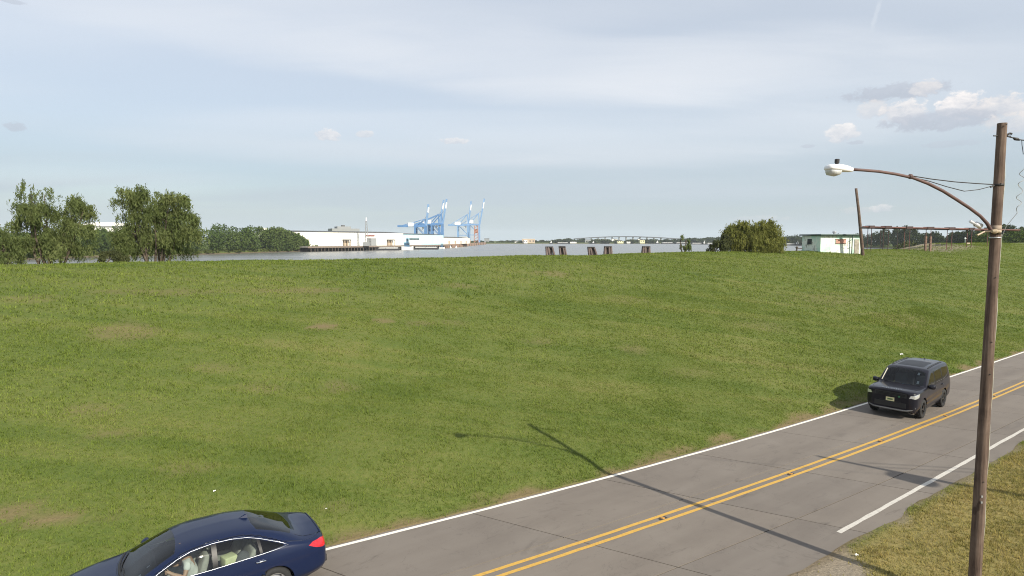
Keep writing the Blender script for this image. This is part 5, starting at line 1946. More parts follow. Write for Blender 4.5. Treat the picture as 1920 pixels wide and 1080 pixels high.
# second pole, leaning, out of frame to the right: only its shadow falls into the picture
A_ = ground_px(1540, 857)
ht2 = 8.6
top2 = A_ + SUN_DIR * (ht2 / SUN_DIR.z)
dd = Vector((0.775, -0.632, 0))
base2 = A_ + dd * ((Vector((top2.x, top2.y, 0)) - A_).dot(dd) + 0.3)
p2 = empty('utility_pole', (base2.x, base2.y, tz(base2.x, base2.y)), 0, 'leaning wooden pole with transformer, outside the right edge, known by its shadow on the road', 'pole')
tv = Vector((top2.x - base2.x, top2.y - base2.y, ht2))
MB().tube([-tv * 0.06, tv * 0.5, tv], [0.20, 0.13, 0.075], 12).build('shaft', M_POLE, p2, True)
B_ = ground_px(1705, 892)
fr = (B_ - base2).length / (A_ - base2).length
tc_ = tv * fr
M_TRF = simple('grey_transformer', (0.42, 0.44, 0.45), 0.5)
can = MB().lathe([(0.02, -.30), (0.34, -.28), (0.34, .22), (0.30, .28), (0.02, .30)], 20, cen=(tc_.x - 0.10, tc_.y - 0.40, tc_.z)).build('transformer', M_TRF, p2, True)
MB().tube([(tc_.x - .1, tc_.y - .4, tc_.z + .28), (tc_.x - .1, tc_.y - .4, tc_.z + .45)], [0.05, 0.03], 8).build('bushing', M_TRF, can)
MB().bar((tc_.x - .1, tc_.y - .12, tc_.z), (tc_.x, tc_.y, tc_.z), 0.12).build('mount', M_IRON, p2)
for z in (0.55, 0.9):
    MB().tube([tuple(tc_ + Vector((0, 0, z))), tuple(tc_ + Vector((2, -.2, z - .15))), tuple(tc_ + Vector((6, -1.2, z + .1)))], 0.018, 5).build('service_drop', M_WIRE, p2)


# ================================================================== vehicles
def pchip(xs, ys, x):
    """monotone cubic through (xs, ys); ys may be (n, k); xs increasing"""
    xs, ys, x = np.asarray(xs, float), np.asarray(ys, float), np.asarray(x, float)
    if ys.ndim == 1:
        ys = ys[:, None]
        flat = True
    else:
        flat = False
    h = np.diff(xs)[:, None]
    d = np.diff(ys, axis=0) / h
    m = np.zeros_like(ys)
    w1, w2 = 2 * h[1:] + h[:-1], h[1:] + 2 * h[:-1]
    ok = d[:-1] * d[1:] > 0
    with np.errstate(divide='ignore', invalid='ignore'):
        hm = (w1 + w2) / (w1 / d[:-1] + w2 / d[1:])
    m[1:-1] = np.where(ok, hm, 0)
    m[0], m[-1] = d[0], d[-1]
    i = np.clip(np.searchsorted(xs, x, 'right') - 1, 0, len(xs) - 2)
    t_ = ((x - xs[i]) / (xs[i + 1] - xs[i]))[:, None]
    hh = h[i]
    r = (2 * t_ ** 3 - 3 * t_ ** 2 + 1) * ys[i] + (t_ ** 3 - 2 * t_ ** 2 + t_) * hh * m[i] + (-2 * t_ ** 3 + 3 * t_ ** 2) * ys[i + 1] + (t_ ** 3 - t_ ** 2) * hh * m[i + 1]
    return r[:, 0] if flat else r


def in_poly(px, py, poly):
    inside = np.zeros(px.shape, bool)
    n = len(poly)
    for i in range(n):
        x0, y0 = poly[i]
        x1, y1 = poly[(i + 1) % n]
        if y0 == y1:
            continue
        c = ((y0 > py) != (y1 > py)) & (px < (x1 - x0) * (py - y0) / (y1 - y0) + x0)
        inside ^= c
    return inside


def snap_poly(px, py, poly):
    best = np.full(px.shape, 1e9)
    bx, by = px.copy(), py.copy()
    n = len(poly)
    for i in range(n):
        a, b2 = np.array(poly[i], float), np.array(poly[(i + 1) % n], float)
        d = b2 - a
        t_ = np.clip(((px - a[0]) * d[0] + (py - a[1]) * d[1]) / (d @ d + 1e-12), 0, 1)
        qx, qy = a[0] + t_ * d[0], a[1] + t_ * d[1]
        ds = (px - qx) ** 2 + (py - qy) ** 2
        k = ds < best
        best = np.where(k, ds, best)
        bx, by = np.where(k, qx, bx), np.where(k, qy, by)
    return bx, by


def smooth_poly(pts, per=6):
    """closed Catmull-Rom through pts"""
    out = []
    n = len(pts)
    P = [np.array(p, float) for p in pts]
    for i in range(n):
        a, b2, c, d = P[i - 1], P[i], P[(i + 1) % n], P[(i + 2) % n]
        for k in range(per):
            t_ = k / per
            out.append(tuple(0.5 * (2 * b2 + (c - a) * t_ + (2 * a - 5 * b2 + 4 * c - d) * t_ ** 2 + (3 * b2 - a - 3 * c + d) * t_ ** 3)))
    return out


class CarShell:
    """half body swept through cross-sections: 7 points from sill to the centre line of hood/roof"""
    VS = [5, 6, 7, 16, 7, 8]

    def __init__(self, st, du=0.02):
        st = sorted(st, key=lambda s: s[0])
        self.xs = np.array([s[0] for s in st], float)
        self.cp = np.array([[c for p in s[1] for c in p] for s in st], float)
        n = int((self.xs[-1] - self.xs[0]) / du)
        self.gx = np.concatenate([np.linspace(self.xs[0], self.xs[-1], n)])
        self.vd = np.concatenate([np.linspace(k, k + 1, c, endpoint=False) for k, c in enumerate(self.VS)] + [[6.0]])
        self.G = np.stack([self.section(x) for x in self.gx])        # (nu, nv, 2) y, z

    def section(self, x):
        c = pchip(self.xs, self.cp, np.array([x]))[0].reshape(7, 2)
        return pchip(np.arange(7), c, self.vd)

    def side_y(self, x, z):
        s = self.section(x)
        k = self.vd <= 4.35
        return float(np.interp(z, s[k, 1], s[k, 0]))

    def top_z(self, x, y):
        s = self.section(x)
        k = self.vd >= 3.4
        return float(np.interp(abs(y), s[k, 0][::-1], s[k, 1][::-1]))

    def build(self, parent, regions, body_mat, cut=None):
        """regions: (name, view, polygon, material, vmin, vmax, both) ; view 'side' uses (x, z), 'top' uses (x, |y|)"""
        nu, nv = self.G.shape[:2]
        X = np.repeat(self.gx[:, None], nv, 1)
        Yh, Zh = self.G[..., 0].copy(), self.G[..., 1].copy()
        I = np.arange(nu * nv).reshape(nu, nv)
        F = np.stack([I[:-1, :-1], I[1:, :-1], I[1:, 1:], I[:-1, 1:]], -1).reshape(-1, 4)
        vv = np.repeat((0.5 * (self.vd[:-1] + self.vd[1:]))[None], nu - 1, 0).ravel()
        x, y, z = X.ravel(), Yh.ravel(), Zh.ravel()
        fx, fy, fz = x[F].mean(1), y[F].mean(1), z[F].mean(1)
        cls = np.full(len(F), -1)
        if cut is not None:
            for (cx, cz, r) in cut:
                cls[((fx - cx) ** 2 + (fz - cz) ** 2 < r * r) & (vv < 3.2)] = -2
        for k, (nm, view, poly, m, v0, v1) in enumerate(regions):
            a, b2 = (fx, fz) if view == 'side' else (fx, fy)
            ok = in_poly(a, b2, poly) & (vv >= v0) & (vv <= v1) & (cls == -1)
            cls[ok] = k
        # move vertices on a region's rim onto its outline
        for k, (nm, view, poly, m, v0, v1) in enumerate(regions):
            inn = np.zeros(len(x), bool)
            out = np.zeros(len(x), bool)
            inn[F[cls == k].ravel()] = True
            out[F[cls != k].ravel()] = True
            for i in np.nonzero(inn & out)[0]:
                if view == 'side':
                    qx, qz = snap_poly(np.array([x[i]]), np.array([z[i]]), poly)
                    if abs(qx[0] - x[i]) + abs(qz[0] - z[i]) < 0.06:
                        x[i], z[i] = qx[0], qz[0]
                        y[i] = self.side_y(x[i], z[i])
                else:
                    qx, qy = snap_poly(np.array([x[i]]), np.array([y[i]]), poly)
                    if abs(qx[0] - x[i]) + abs(qy[0] - y[i]) < 0.06 and qy[0] >= 0:
                        x[i], y[i] = qx[0], max(0.0, qy[0]) if y[i] > 1e-4 else 0.0
                        z[i] = self.top_z(x[i], y[i])
        if cut is not None:
            gone = np.zeros(len(x), bool)
            keep = np.zeros(len(x), bool)
            gone[F[cls == -2].ravel()] = True
            keep[F[cls != -2].ravel()] = True
            for i in np.nonzero(gone & keep)[0]:
                for (cx, cz, r) in cut:
                    d = math.hypot(x[i] - cx, z[i] - cz)
                    if abs(d - r) < 0.05 and d > 0:
                        x[i], z[i] = cx + (x[i] - cx) / d * r, cz + (z[i] - cz) / d * r
                        y[i] = self.side_y(x[i], z[i])
        V = np.stack([x, y, z], -1)
        objs = {}
        todo = [(-1, 'body', body_mat, 'both')]
        for k, (nm, view, poly, m, v0, v1) in enumerate(regions):
            todo.append((k, nm, m, 'both' if view == 'top' else 'sides'))
        for (k, nm, m, how) in todo:
            f = F[cls == k]
            if not len(f):
                continue
            used = np.unique(f)
            mp_ = np.full(len(V), -1)
            mp_[used] = np.arange(len(used))
            fl, Vl = mp_[f], V[used]
            Vr, fr = Vl * [1, -1, 1], fl[:, ::-1]
            if how == 'both':
                a_, b_2 = Vl[fl[:, 2]] - Vl[fl[:, 0]], Vl[fl[:, 3]] - Vl[fl[:, 1]]
                if np.cross(a_, b_2)[:, 2].sum() < 0:      # outward is up
                    fl, fr = fl[:, ::-1], fl
                Vb, Fb = np.concatenate([Vl, Vr]), np.concatenate([fl, fr + len(Vl)])
                o = np_mesh(nm, Vb, Fb, m, parent, True)
                bm = bmesh.new()
                bm.from_mesh(o.data)
                bmesh.ops.remove_doubles(bm, verts=[v for v in bm.verts if abs(v.co.y) < 1e-4], dist=1e-4)
                if k == -1:     # close nose and tail
                    for xe in (self.gx[0], self.gx[-1]):
                        ev = [e for e in bm.edges if e.is_boundary and abs(e.verts[0].co.x - xe) < 1e-5 and abs(e.verts[1].co.x - xe) < 1e-5]
                        if ev:
                            vs_ = sorted({v for e in ev for v in e.verts}, key=lambda v: math.atan2(v.co.z - 0.7, v.co.y))
                            try:
                                bm.faces.new(vs_)
                            except ValueError:
                                pass
                    bmesh.ops.recalc_face_normals(bm, faces=bm.faces)
                bm.to_mesh(o.data)
                bm.free()
                for pl in o.data.polygons:
                    pl.use_smooth = len(pl.vertices) < 5
                objs[nm] = objs.get(nm, []) + [o]
            else:
                a_, b_2 = Vl[fl[:, 2]] - Vl[fl[:, 0]], Vl[fl[:, 3]] - Vl[fl[:, 1]]
                if np.cross(a_, b_2)[:, 1].sum() < 0:      # outward is +y on the left flank
                    fl, fr = fl[:, ::-1], fl
                o1 = np_mesh(nm, Vl, fl, m, parent, True)
                o2 = np_mesh(nm, Vr, fr, m, parent, True)
                objs[nm] = objs.get(nm, []) + [o1, o2]
        return objs

    def outline(self, poly, rad, m, parent, name, sides=(1, -1), out=0.003, closed=True, seg=6):
        for s_ in sides:
            pts = [(px, s_ * (self.side_y(px, pz) + out), pz) for (px, pz) in poly]
            if closed:
                pts.append(pts[0])
            MB().tube(pts, rad, seg, not closed).build(name, m, parent, True)


def m_paint_car(base, flake, rough=0.32):
    def b(t):
        p = obj_pos(t)
        n = t.noise(p, 900, 1)
        d = t.noise(p, 2.2, 4, 0.6)
        c = t.ramp(n, [(0.35, base), (0.7, flake)])
        r = t.m('ADD', rough - 0.05, t.m('MULTIPLY', d, 0.12))
        return princ(t, c, r, 0.0, coat=0.65, spec=0.10, Coat_IOR=1.38)
    return b


def m_carglass(tint, extra=0.02):
    def b(t):
        tr = t.node('ShaderNodeBsdfTransparent', Color=tint)
        gl = t.node('ShaderNodeBsdfGlossy', Color=(1, 1, 1), Roughness=0.015)
        fr = t.n.new('ShaderNodeFresnel')
        fr.inputs['IOR'].default_value = 1.42
        sm = t.noise(obj_pos(t), 3, 4)
        f = t.m('ADD', fr.outputs[0], t.m('MULTIPLY', sm, extra), None, True)
        mx = t.n.new('ShaderNodeMixShader')
        t.l.new(f, mx.inputs[0])
        t.l.new(tr.outputs[0], mx.inputs[1])
        t.l.new(gl.outputs[0], mx.inputs[2])
        return mx.outputs[0]
    return b


M_NAVY = mat('navy_car_paint', m_paint_car((0.005, 0.009, 0.030), (0.009, 0.018, 0.055)))
M_BLACKP = mat('black_car_paint', m_paint_car((0.007, 0.007, 0.011), (0.016, 0.016, 0.024)))
M_GLASS = mat('car_glass', m_carglass((0.62, 0.68, 0.66)))
M_GLASS_T = mat('privacy_glass', m_carglass((0.24, 0.26, 0.28)))
M_GLASS_W = mat('windscreen_glass', m_carglass((0.50, 0.56, 0.58), 0.01))
M_CHROME = simple('chrome_trim', (0.70, 0.72, 0.74), 0.16, 1.0, var=0.04)
M_TRIMC = simple('window_trim_metal', (0.36, 0.38, 0.42), 0.3, 0.8, var=0.05)
M_RUBBER = simple('tyre_rubber', (0.018, 0.018, 0.018), 0.85, var=0.25, scale=14)
M_BLACKPL = simple('black_plastic', (0.014, 0.014, 0.015), 0.55)
M_GLOSSBLK = simple('gloss_black', (0.010, 0.010, 0.012), 0.35, spec=0.15)
M_ALLOY = simple('alloy_rim', (0.52, 0.53, 0.54), 0.3, 0.9, var=0.08)
M_DKALLOY = simple('dark_alloy_rim', (0.045, 0.046, 0.05), 0.35, 0.6, var=0.15)
M_SEAM = simple('shut_line', (0.003, 0.003, 0.004), 0.9)
M_SEAT = simple('light_grey_upholstery', (0.42, 0.40, 0.36), 0.85, var=0.1, scale=18)
M_SEATD = simple('dark_upholstery', (0.12, 0.12, 0.125), 0.85)
M_DASH = simple('dark_dashboard', (0.022, 0.022, 0.024), 0.7)
M_RED = simple('red_lamp_lens', (0.50, 0.012, 0.020), 0.10, coat=0.8, var=0.3, scale=18)
M_LAMPC = simple('clear_lamp', (0.70, 0.72, 0.74), 0.10, 0.6, coat=1.0, var=0.25, scale=20)
M_SILVER = simple('silver_skid_plate', (0.14, 0.14, 0.14), 0.5, 0.5)


def wheel(parent, c, r, w_, rimm, spokes, side):
    """tyre with tread blocks and a spoked rim; side = +1 for the left"""
    e = MB().lathe([(r * .64, -w_ / 2 + .012), (r * .70, -w_ / 2), (r * .93, -w_ / 2 + .004), (r * .985, -w_ * .36), (r, -w_ * .2), (r, w_ * .2), (r * .985, w_ * .36), (r * .93, w_ / 2 - .004), (r * .70, w_ / 2), (r * .64, w_ / 2 - .012)], 40, 'Y', c, False).build('wheel', M_RUBBER, parent, True)
    rim = MB().lathe([(r * .645, -w_ * .42), (r * .66, side * w_ * .44), (r * .60, side * w_ * .44), (r * .57, side * w_ * .30), (r * .57, -side * w_ * .3)], 40, 'Y', c, False)
    yo = c[1] + side * w_ * .36
    for k in range(spokes):
        a = 2 * math.pi * k / spokes
        for da in (-0.10, 0.10):
            rim.bar((c[0] + math.cos(a) * r * .10, yo + side * .012, c[2] + math.sin(a) * r * .10), (c[0] + math.cos(a + da) * r * .60, yo, c[2] + math.sin(a + da) * r * .60), r * .075, 0.03, (0, 1, 0))
    rim.lathe([(r * .16, -0.02), (r * .17, 0.02), (r * .10, .03), (0.001, .03)], 20, 'Y', (c[0], yo, c[2]))
    rim.build('rim', rimm, e)
    MB().lathe([(r * .02, -0.012), (r * .50, -0.012), (r * .50, 0.012), (r * .02, 0.012)], 28, 'Y', (c[0], c[1] - side * w_ * .05, c[2])).build('brake_disc', M_STEEL, e)
    return e


def arch_liner(parent, c, r, y0, y1):
    mb = MB()
    pts = 20
    vs, fs = [], []
    for k in range(pts + 1):
        a = math.pi * (-0.12 + 1.24 * k / pts)
        vs += [(c[0] + r * math.cos(a), y0, c[2] + r * math.sin(a)), (c[0] + r * math.cos(a), y1, c[2] + r * math.sin(a))]
    for k in range(pts):
        fs.append((2 * k, 2 * k + 1, 2 * k + 3, 2 * k + 2))
    n = len(vs)
    vs.append((c[0], y0, c[2]))
    for k in range(pts):
        fs.append((2 * k, 2 * k + 2, n))
    mb.add(vs, fs).build('wheel_arch', M_BLACKPL, parent)


def seat(parent, x, y, z, m, wd=0.50, back=0.62, rest=True, name='seat'):
    """cushion, reclined backrest and head restraint, rounded"""
    c = MB().box((x - .05, y - wd / 2, z), (x + .47, y + wd / 2, z + .17)).build(name, m, parent, True, bevel=0.05, bseg=3)
    b_ = MB()
    vs = []
    for (u, t0) in ((0, .16), (1, .11)):
        for yy in (-wd / 2 * (1 - .12 * u), wd / 2 * (1 - .12 * u)):
            xb = x + .02 - .20 * u
            vs += [(xb - t0 / 2, y + yy, z + .12 + back * u), (xb + t0 / 2, y + yy, z + .12 + back * u)]
    b_.add(vs, [(0, 1, 3, 2), (4, 6, 7, 5), (0, 4, 5, 1), (2, 3, 7, 6), (0, 2, 6, 4), (1, 5, 7, 3)])
    b_.build('seat_back', m, c, True, bevel=0.045, bseg=3)
    if rest:
        MB().box((x - .27, y - .13, z + .18 + back), (x - .16, y + .13, z + .36 + back)).build('head_restraint', m, c, True, bevel=0.04, bseg=3)
    return c


def mirror(parent, x, y, z, s_, m, sc=1.0):
    mb = MB()
    vs, fs = [], []
    st = [(0.0, .05, .05), (.035, .085, .07), (.11, .105, .085), (.17, .085, .075), (.20, .03, .04)]
    sg_ = 12
    for (u, a, b2) in st:
        for k in range(sg_):
            t_ = 2 * math.pi * k / sg_
            cx_ = math.cos(t_)
            vs.append((x + sc * (a * (0.75 if cx_ < 0 else 1.15) * cx_ * 0.8 - u * 0.25), y + s_ * sc * (u + 0.02), z + sc * b2 * math.sin(t_)))
    for i in range(len(st) - 1):
        for k in range(sg_):
            k2 = (k + 1) % sg_
            fs.append((i * sg_ + k, i * sg_ + k2, (i + 1) * sg_ + k2, (i + 1) * sg_ + k))
    fs += [tuple(range(sg_)), tuple((len(st) - 1) * sg_ + k for k in reversed(range(sg_)))]
    o = mb.add(vs, fs).build('door_mirror', m, parent, True)
    MB().bar((x + .02, y - s_ * .05, z - .05 * sc), (x, y + s_ * .06, z - .03 * sc), .06, .03).build('mirror_foot', M_BLACKPL, o)
    MB().box((x - .075 * sc, y + s_ * .06 * sc - .0 - .06 * sc, z - .055 * sc), (x - .068 * sc, y + s_ * .06 * sc + .06 * sc, z + .055 * sc)).build('mirror_glass', M_CHROME, o)
    return o


# ------------------------------------------------------------------ blue sedan
def car_pose(s, n, extra=0.0):
    """heading against the road direction"""
    return sn(s, n, 0.004), ROAD_RZ + math.pi + extra


loc, rz = car_pose(1.66, 13.92, R(-0.5))
CS = 1.055
sedan = empty('sedan', loc, rz, 'dark blue four door sedan at the bottom left, driving left', 'car')
sedan.scale = (CS, CS, CS)
LOW = [(.80, .20), (.895, .36), (.915, .60)]
SEDAN = [
    (2.43, [(.42, .30), (.46, .42), (.47, .50), (.45, .57), (.40, .62), (.24, .64), (0, .65)]),
    (2.36, [(.62, .22), (.70, .38), (.72, .52), (.66, .63), (.56, .68), (.32, .71), (0, .72)]),
    (2.20, [(.73, .20), (.81, .36), (.83, .54), (.78, .68), (.67, .745), (.36, .78), (0, .79)]),
    (1.90, [(.79, .20), (.885, .37), (.90, .58), (.865, .76), (.75, .83), (.41, .865), (0, .875)]),
    (1.47, [(.80, .20), (.91, .40), (.928, .66), (.89, .845), (.78, .915), (.43, .945), (0, .955)]),
    (1.12, [*LOW[:2], (.925, .66), (.89, .885), (.80, .965), (.45, .995), (0, 1.005)]),
    (0.86, [*LOW[:2], (.925, .67), (.888, .90), (.755, 1.075), (.43, 1.125), (0, 1.14)]),
    (0.55, [*LOW[:2], (.925, .68), (.888, .915), (.69, 1.225), (.40, 1.282), (0, 1.30)]),
    (0.25, [*LOW[:2], (.925, .69), (.888, .925), (.64, 1.345), (.37, 1.398), (0, 1.415)]),
    (-0.1, [*LOW[:2], (.925, .70), (.888, .937), (.615, 1.402), (.36, 1.448), (0, 1.463)]),
    (-0.55, [*LOW[:2], (.925, .71), (.888, .953), (.605, 1.412), (.355, 1.46), (0, 1.475)]),
    (-1.0, [*LOW[:2], (.925, .72), (.886, .972), (.60, 1.375), (.35, 1.425), (0, 1.44)]),
    (-1.35, [(.80, .21), (.905, .40), (.928, .73), (.88, .985), (.605, 1.275), (.35, 1.32), (0, 1.332)]),
    (-1.7, [(.79, .22), (.90, .40), (.92, .74), (.87, .99), (.635, 1.135), (.36, 1.168), (0, 1.176)]),
    (-1.98, [(.77, .24), (.885, .40), (.905, .75), (.85, .97), (.69, 1.025), (.38, 1.048), (0, 1.054)]),
    (-2.18, [(.73, .26), (.85, .42), (.868, .74), (.80, .945), (.67, .995), (.38, 1.022), (0, 1.03)]),
    (-2.33, [(.66, .28), (.785, .44), (.80, .72), (.72, .915), (.56, .985), (.32, 1.022), (0, 1.034)]),
    (-2.385, [(.60, .30), (.73, .45), (.745, .70), (.66, .875), (.48, .94), (.28, .985), (0, 1.0)]),
    (-2.43, [(.50, .34), (.60, .46), (.61, .66), (.54, .82), (.42, .88), (.24, .91), (0, .92)]),
]
sh = CarShell(SEDAN, 0.02)
dlo_f = [(0.93, 0.955), (0.62, 1.115), (0.33, 1.245), (0.10, 1.315), (-0.12, 1.345), (-0.24, 1.352), (-0.24, 0.975)]
dlo_r = [(-0.33, 0.978), (-0.33, 1.354), (-0.60, 1.348), (-0.86, 1.312), (-1.04, 1.262), (-1.08, 1.010)]
dlo_q = [(-1.13, 1.014), (-1.10, 1.240), (-1.30, 1.160), (-1.48, 1.085), (-1.56, 1.046)]
dlo_all = [(0.97, 0.945), (0.62, 1.128), (0.33, 1.258), (0.10, 1.329), (-0.28, 1.368), (-0.60, 1.362), (-0.88, 1.324), (-1.10, 1.256), (-1.32, 1.168), (-1.52, 1.085), (-1.62, 1.040), (-1.45, 1.020), (-1.08, 1.000), (-0.28, 0.966), (0.4, .955)]
scr = [(1.20, 0.0), (1.17, .30), (1.08, .55), (0.96, .70), (0.62, .645), (0.36, .60), (.31, .3), (0.30, 0.0)]
rearw = [(-1.02, 0.0), (-1.03, .3), (-1.08, .545), (-1.40, .55), (-1.72, .575), (-1.80, .3), (-1.83, 0.0)]
door_f = [(0.98, .905), (1.02, .60), (.94, .33), (-.26, .31), (-.29, .60), (-.285, .962), (.3, .95)]
door_r = [(-.292, .962), (-.297, .60), (-.27, .31), (-.98, .32), (-1.10, .48), (-1.22, .72), (-1.28, .99), (-.9, .985)]
hood_p = [(1.26, 0), (1.23, .35), (1.14, .66), (1.10, .74), (1.5, .73), (1.95, .66), (2.28, .45), (2.33, 0)]
trunk_p = [(-1.87, 0), (-1.85, .35), (-1.80, .60), (-1.95, .64), (-2.18, .60), (-2.33, .50), (-2.37, .25), (-2.375, 0)]
tail_p = [(-2.01, .915), (-2.10, .955), (-2.30, .952), (-2.42, .90), (-2.43, .80), (-2.32, .785), (-2.16, .835)]
head_p = [(1.86, .70), (2.10, .70), (2.32, .64), (2.40, .55), (2.25, .54), (2.05, .60)]
parts = sh.build(sedan, [
    ('side_window', 'side', dlo_f, M_GLASS, 2.6, 4.4),
    ('side_window', 'side', dlo_r, M_GLASS, 2.6, 4.4),
    ('quarter_window', 'side', dlo_q, M_GLASS_T, 2.6, 4.4),
    ('pillar_trim', 'side', [(-.24, .975), (-.24, 1.352), (-.33, 1.354), (-.33, .978)], M_GLOSSBLK, 2.6, 4.4),
    ('pillar_trim', 'side', [(-1.08, 1.010), (-1.04, 1.262), (-1.10, 1.240), (-1.13, 1.014)], M_GLOSSBLK, 2.6, 4.4),
    ('windscreen', 'top', scr, M_GLASS_W, 4.0, 6),
    ('rear_window', 'top', rearw, M_GLASS_T, 4.0, 6),
    ('tail_lamp', 'side', tail_p, M_RED, 1.0, 4.6),
    ('headlamp', 'side', head_p, M_LAMPC, 1.0, 4.6),
    ('door', 'side', door_f, M_NAVY, 0, 3.6),
    ('door', 'side', door_r, M_NAVY, 0, 3.6),
    ('bonnet', 'top', hood_p, M_NAVY, 3.2, 6),
    ('boot_lid', 'top', trunk_p, M_NAVY, 3.2, 6),
], M_NAVY, [(1.46, .33, .375), (-1.335, .33, .375)])
sh.outline(dlo_all, 0.007, M_TRIMC, sedan, 'window_trim')
sh.outline(door_f, 0.0035, M_SEAM, sedan, 'shut_line', out=-0.001)
sh.outline(door_r, 0.0035, M_SEAM, sedan, 'shut_line', out=-0.001)
for poly in (hood_p, trunk_p):
    pts = [(x, y, sh.top_z(x, y) - 0.001) for x, y in poly] + [(x, -y, sh.top_z(x, y) - 0.001) for x, y in reversed(poly)]
    MB().tube(pts + [pts[0]], 0.0035, 5, False).build('shut_line', M_SEAM, sedan)
doors = [o for o in parts['door']]
for k, (hx, hz) in enumerate([(-.16, .84), (-1.08, .885)]):
    for s_ in (1, -1):
        y = sh.side_y(hx, hz) * s_
        d = doors[k * 2 + (0 if s_ > 0 else 1)]
        MB().tube([(hx - .10, y + s_ * .002, hz - .004), (hx - .08, y + s_ * .032, hz), (hx + .08, y + s_ * .034, hz), (hx + .10, y + s_ * .004, hz + .004)], [.010, .013, .013, .010], 8).build('handle', M_CHROME, d, True)
for x_ in (1.46, -1.335):
    for s_ in (1, -1):
        wheel(sedan, (x_, s_ * .79, .33), .33, .22, M_ALLOY, 5, s_)
        arch_liner(sedan, (x_, 0, .33), .385, s_ * .55, s_ * .90)
mirror(sedan, .74, .885, .985, 1, M_NAVY)
mirror(sedan, .74, -.885, .985, -1, M_NAVY)
# shark fin, wipers, spoiler lip, third brake lamp
zf = sh.top_z(-0.93, 0)
MB().add([(-.82, -.012, zf - .01), (-.82, .012, zf - .01), (-1.02, -.03, zf - .012), (-1.02, .03, zf - .012), (-.98, -.006, zf + .065), (-.98, .006, zf + .065), (-1.03, 0, zf + .06)],
         [(0, 2, 3, 1), (0, 1, 5, 4), (0, 4, 6, 2), (1, 3, 6, 5), (4, 5, 6), (2, 6, 3)]).build('antenna_fin', M_NAVY, sedan)
for (y0, y1) in ((.62, -.02), (.02, -.62)):
    pts = []
    for k in range(7):
        y = y0 + (y1 - y0) * k / 6
        x = 1.185 - .28 * y * y - .04 * k / 6
        pts.append((x, y, sh.top_z(x, y) + .014))
    MB().tube(pts, 0.009, 6).build('wiper', M_BLACKPL, sedan)
pts = [(1.215 - .26 * y * y, y, sh.top_z(1.215 - .26 * y * y, y) + .003) for y in np.linspace(-.72, .72, 15)]
MB().tube(pts, 0.022, 6).build('cowl', M_BLACKPL, sedan)
pts = [(-2.335 - 0.0 * y, y, sh.top_z(-2.335, y) + .006) for y in np.linspace(-.54, .54, 13)]
MB().tube(pts, 0.013, 6).build('spoiler_lip', M_NAVY, sedan, True)
MB().box((-2.445, -.62, .36), (-2.405, .62, .50)).build('rear_valance', M_BLACKPL, sedan)
MB().box((-2.437, -.26, .60), (-2.428, .26, .72)).build('number_plate', M_BOATW, sedan)
MB().box((2.405, -.40, .38), (2.438, .40, .56)).build('grille', M_BLACKPL, sedan)
# cabin
cab = MB().box((-1.75, -.78, .24), (1.25, .78, .34)).build('floor_pan', M_DASH, sedan)
for s_ in (1, -1):
    MB().box((-1.25, s_ * .80 - .03, .30), (1.05, s_ * .80 + .03, .90)).build('door_card', M_DASH, cab)
MB().prism([(.62, .55), (1.15, .55), (1.12, .93), (.95, .985), (.70, .97), (.60, .86)], -.78, .78, 'XZ').build('dashboard', M_DASH, sedan)
MB().prism([(-1.05, .40), (-1.72, .40), (-1.85, 1.02), (-1.42, 1.03), (-1.22, .95)], -.76, .76, 'XZ').build('parcel_shelf', M_DASH, sedan)
seat(sedan, -.02, .37, .38, M_SEAT)
seat(sedan, -.02, -.37, .38, M_SEAT)
seat(sedan, -.86, .37, .40, M_SEAT, .62, .50)
seat(sedan, -.86, -.37, .40, M_SEAT, .62, .50)
st_ = []
for k in range(25):
    a = 2 * math.pi * k / 24
    st_.append((.50 - .09 * math.sin(a), .37 + .185 * math.cos(a), .93 + .165 * math.sin(a)))
sw_ = MB().tube(st_, .016, 8, False).build('steering_wheel', M_DASH, sedan, True)
MB().tube([(.50, .37, .93), (.72, .37, .84)], [.06, .04], 10).build('steering_column', M_DASH, sw_)
for a in (0, math.pi, -math.pi / 2):
    MB().bar((.50, .37, .93), (.50 - .09 * math.sin(a), .37 + .185 * math.cos(a), .93 + .165 * math.sin(a)), .03, .014).build('spoke', M_DASH, sw_)
MB().box((.44, -.11, 1.275), (.47, .11, 1.335)).build('rear_view_mirror', M_BLACKPL, sedan, True, bevel=.012, bseg=2)
for (x, y, w_, l_) in ((.90, .60, .05, .07), (.75, .50, .035, .05)):
    z = sh.top_z(x, y)
    MB().add([(x, y, sh.top_z(x, y) - .006), (x + l_, y, sh.top_z(x + l_, y) - .006), (x + l_, y - w_, sh.top_z(x + l_, y - w_) - .006), (x, y - w_, sh.top_z(x, y - w_) - .006)], [(0, 1, 2, 3)]).build('sticker', M_BOATW, sedan)


# ------------------------------------------------------------------ driver
def skin_mesh(name, joints, edges, m, parent, root=0, sub=2):
    me = bpy.data.meshes.new(name)
    me.from_pydata([j[:3] for j in joints], edges, [])
    o = link_mesh(name, me, m, parent)
    md = o.modifiers.new('Skin', 'SKIN')
    md.use_smooth_shade = True
    sv = me.skin_vertices[0].data
    for k, j in enumerate(joints):
        r_ = j[3] if isinstance(j[3], tuple) else (j[3], j[3])
        sv[k].radius = r_
        sv[k].use_root = (k == root)
    sb_ = o.modifiers.new('Sub', 'SUBSURF')
    sb_.levels = sub
    sb_.render_levels = sub
    return o


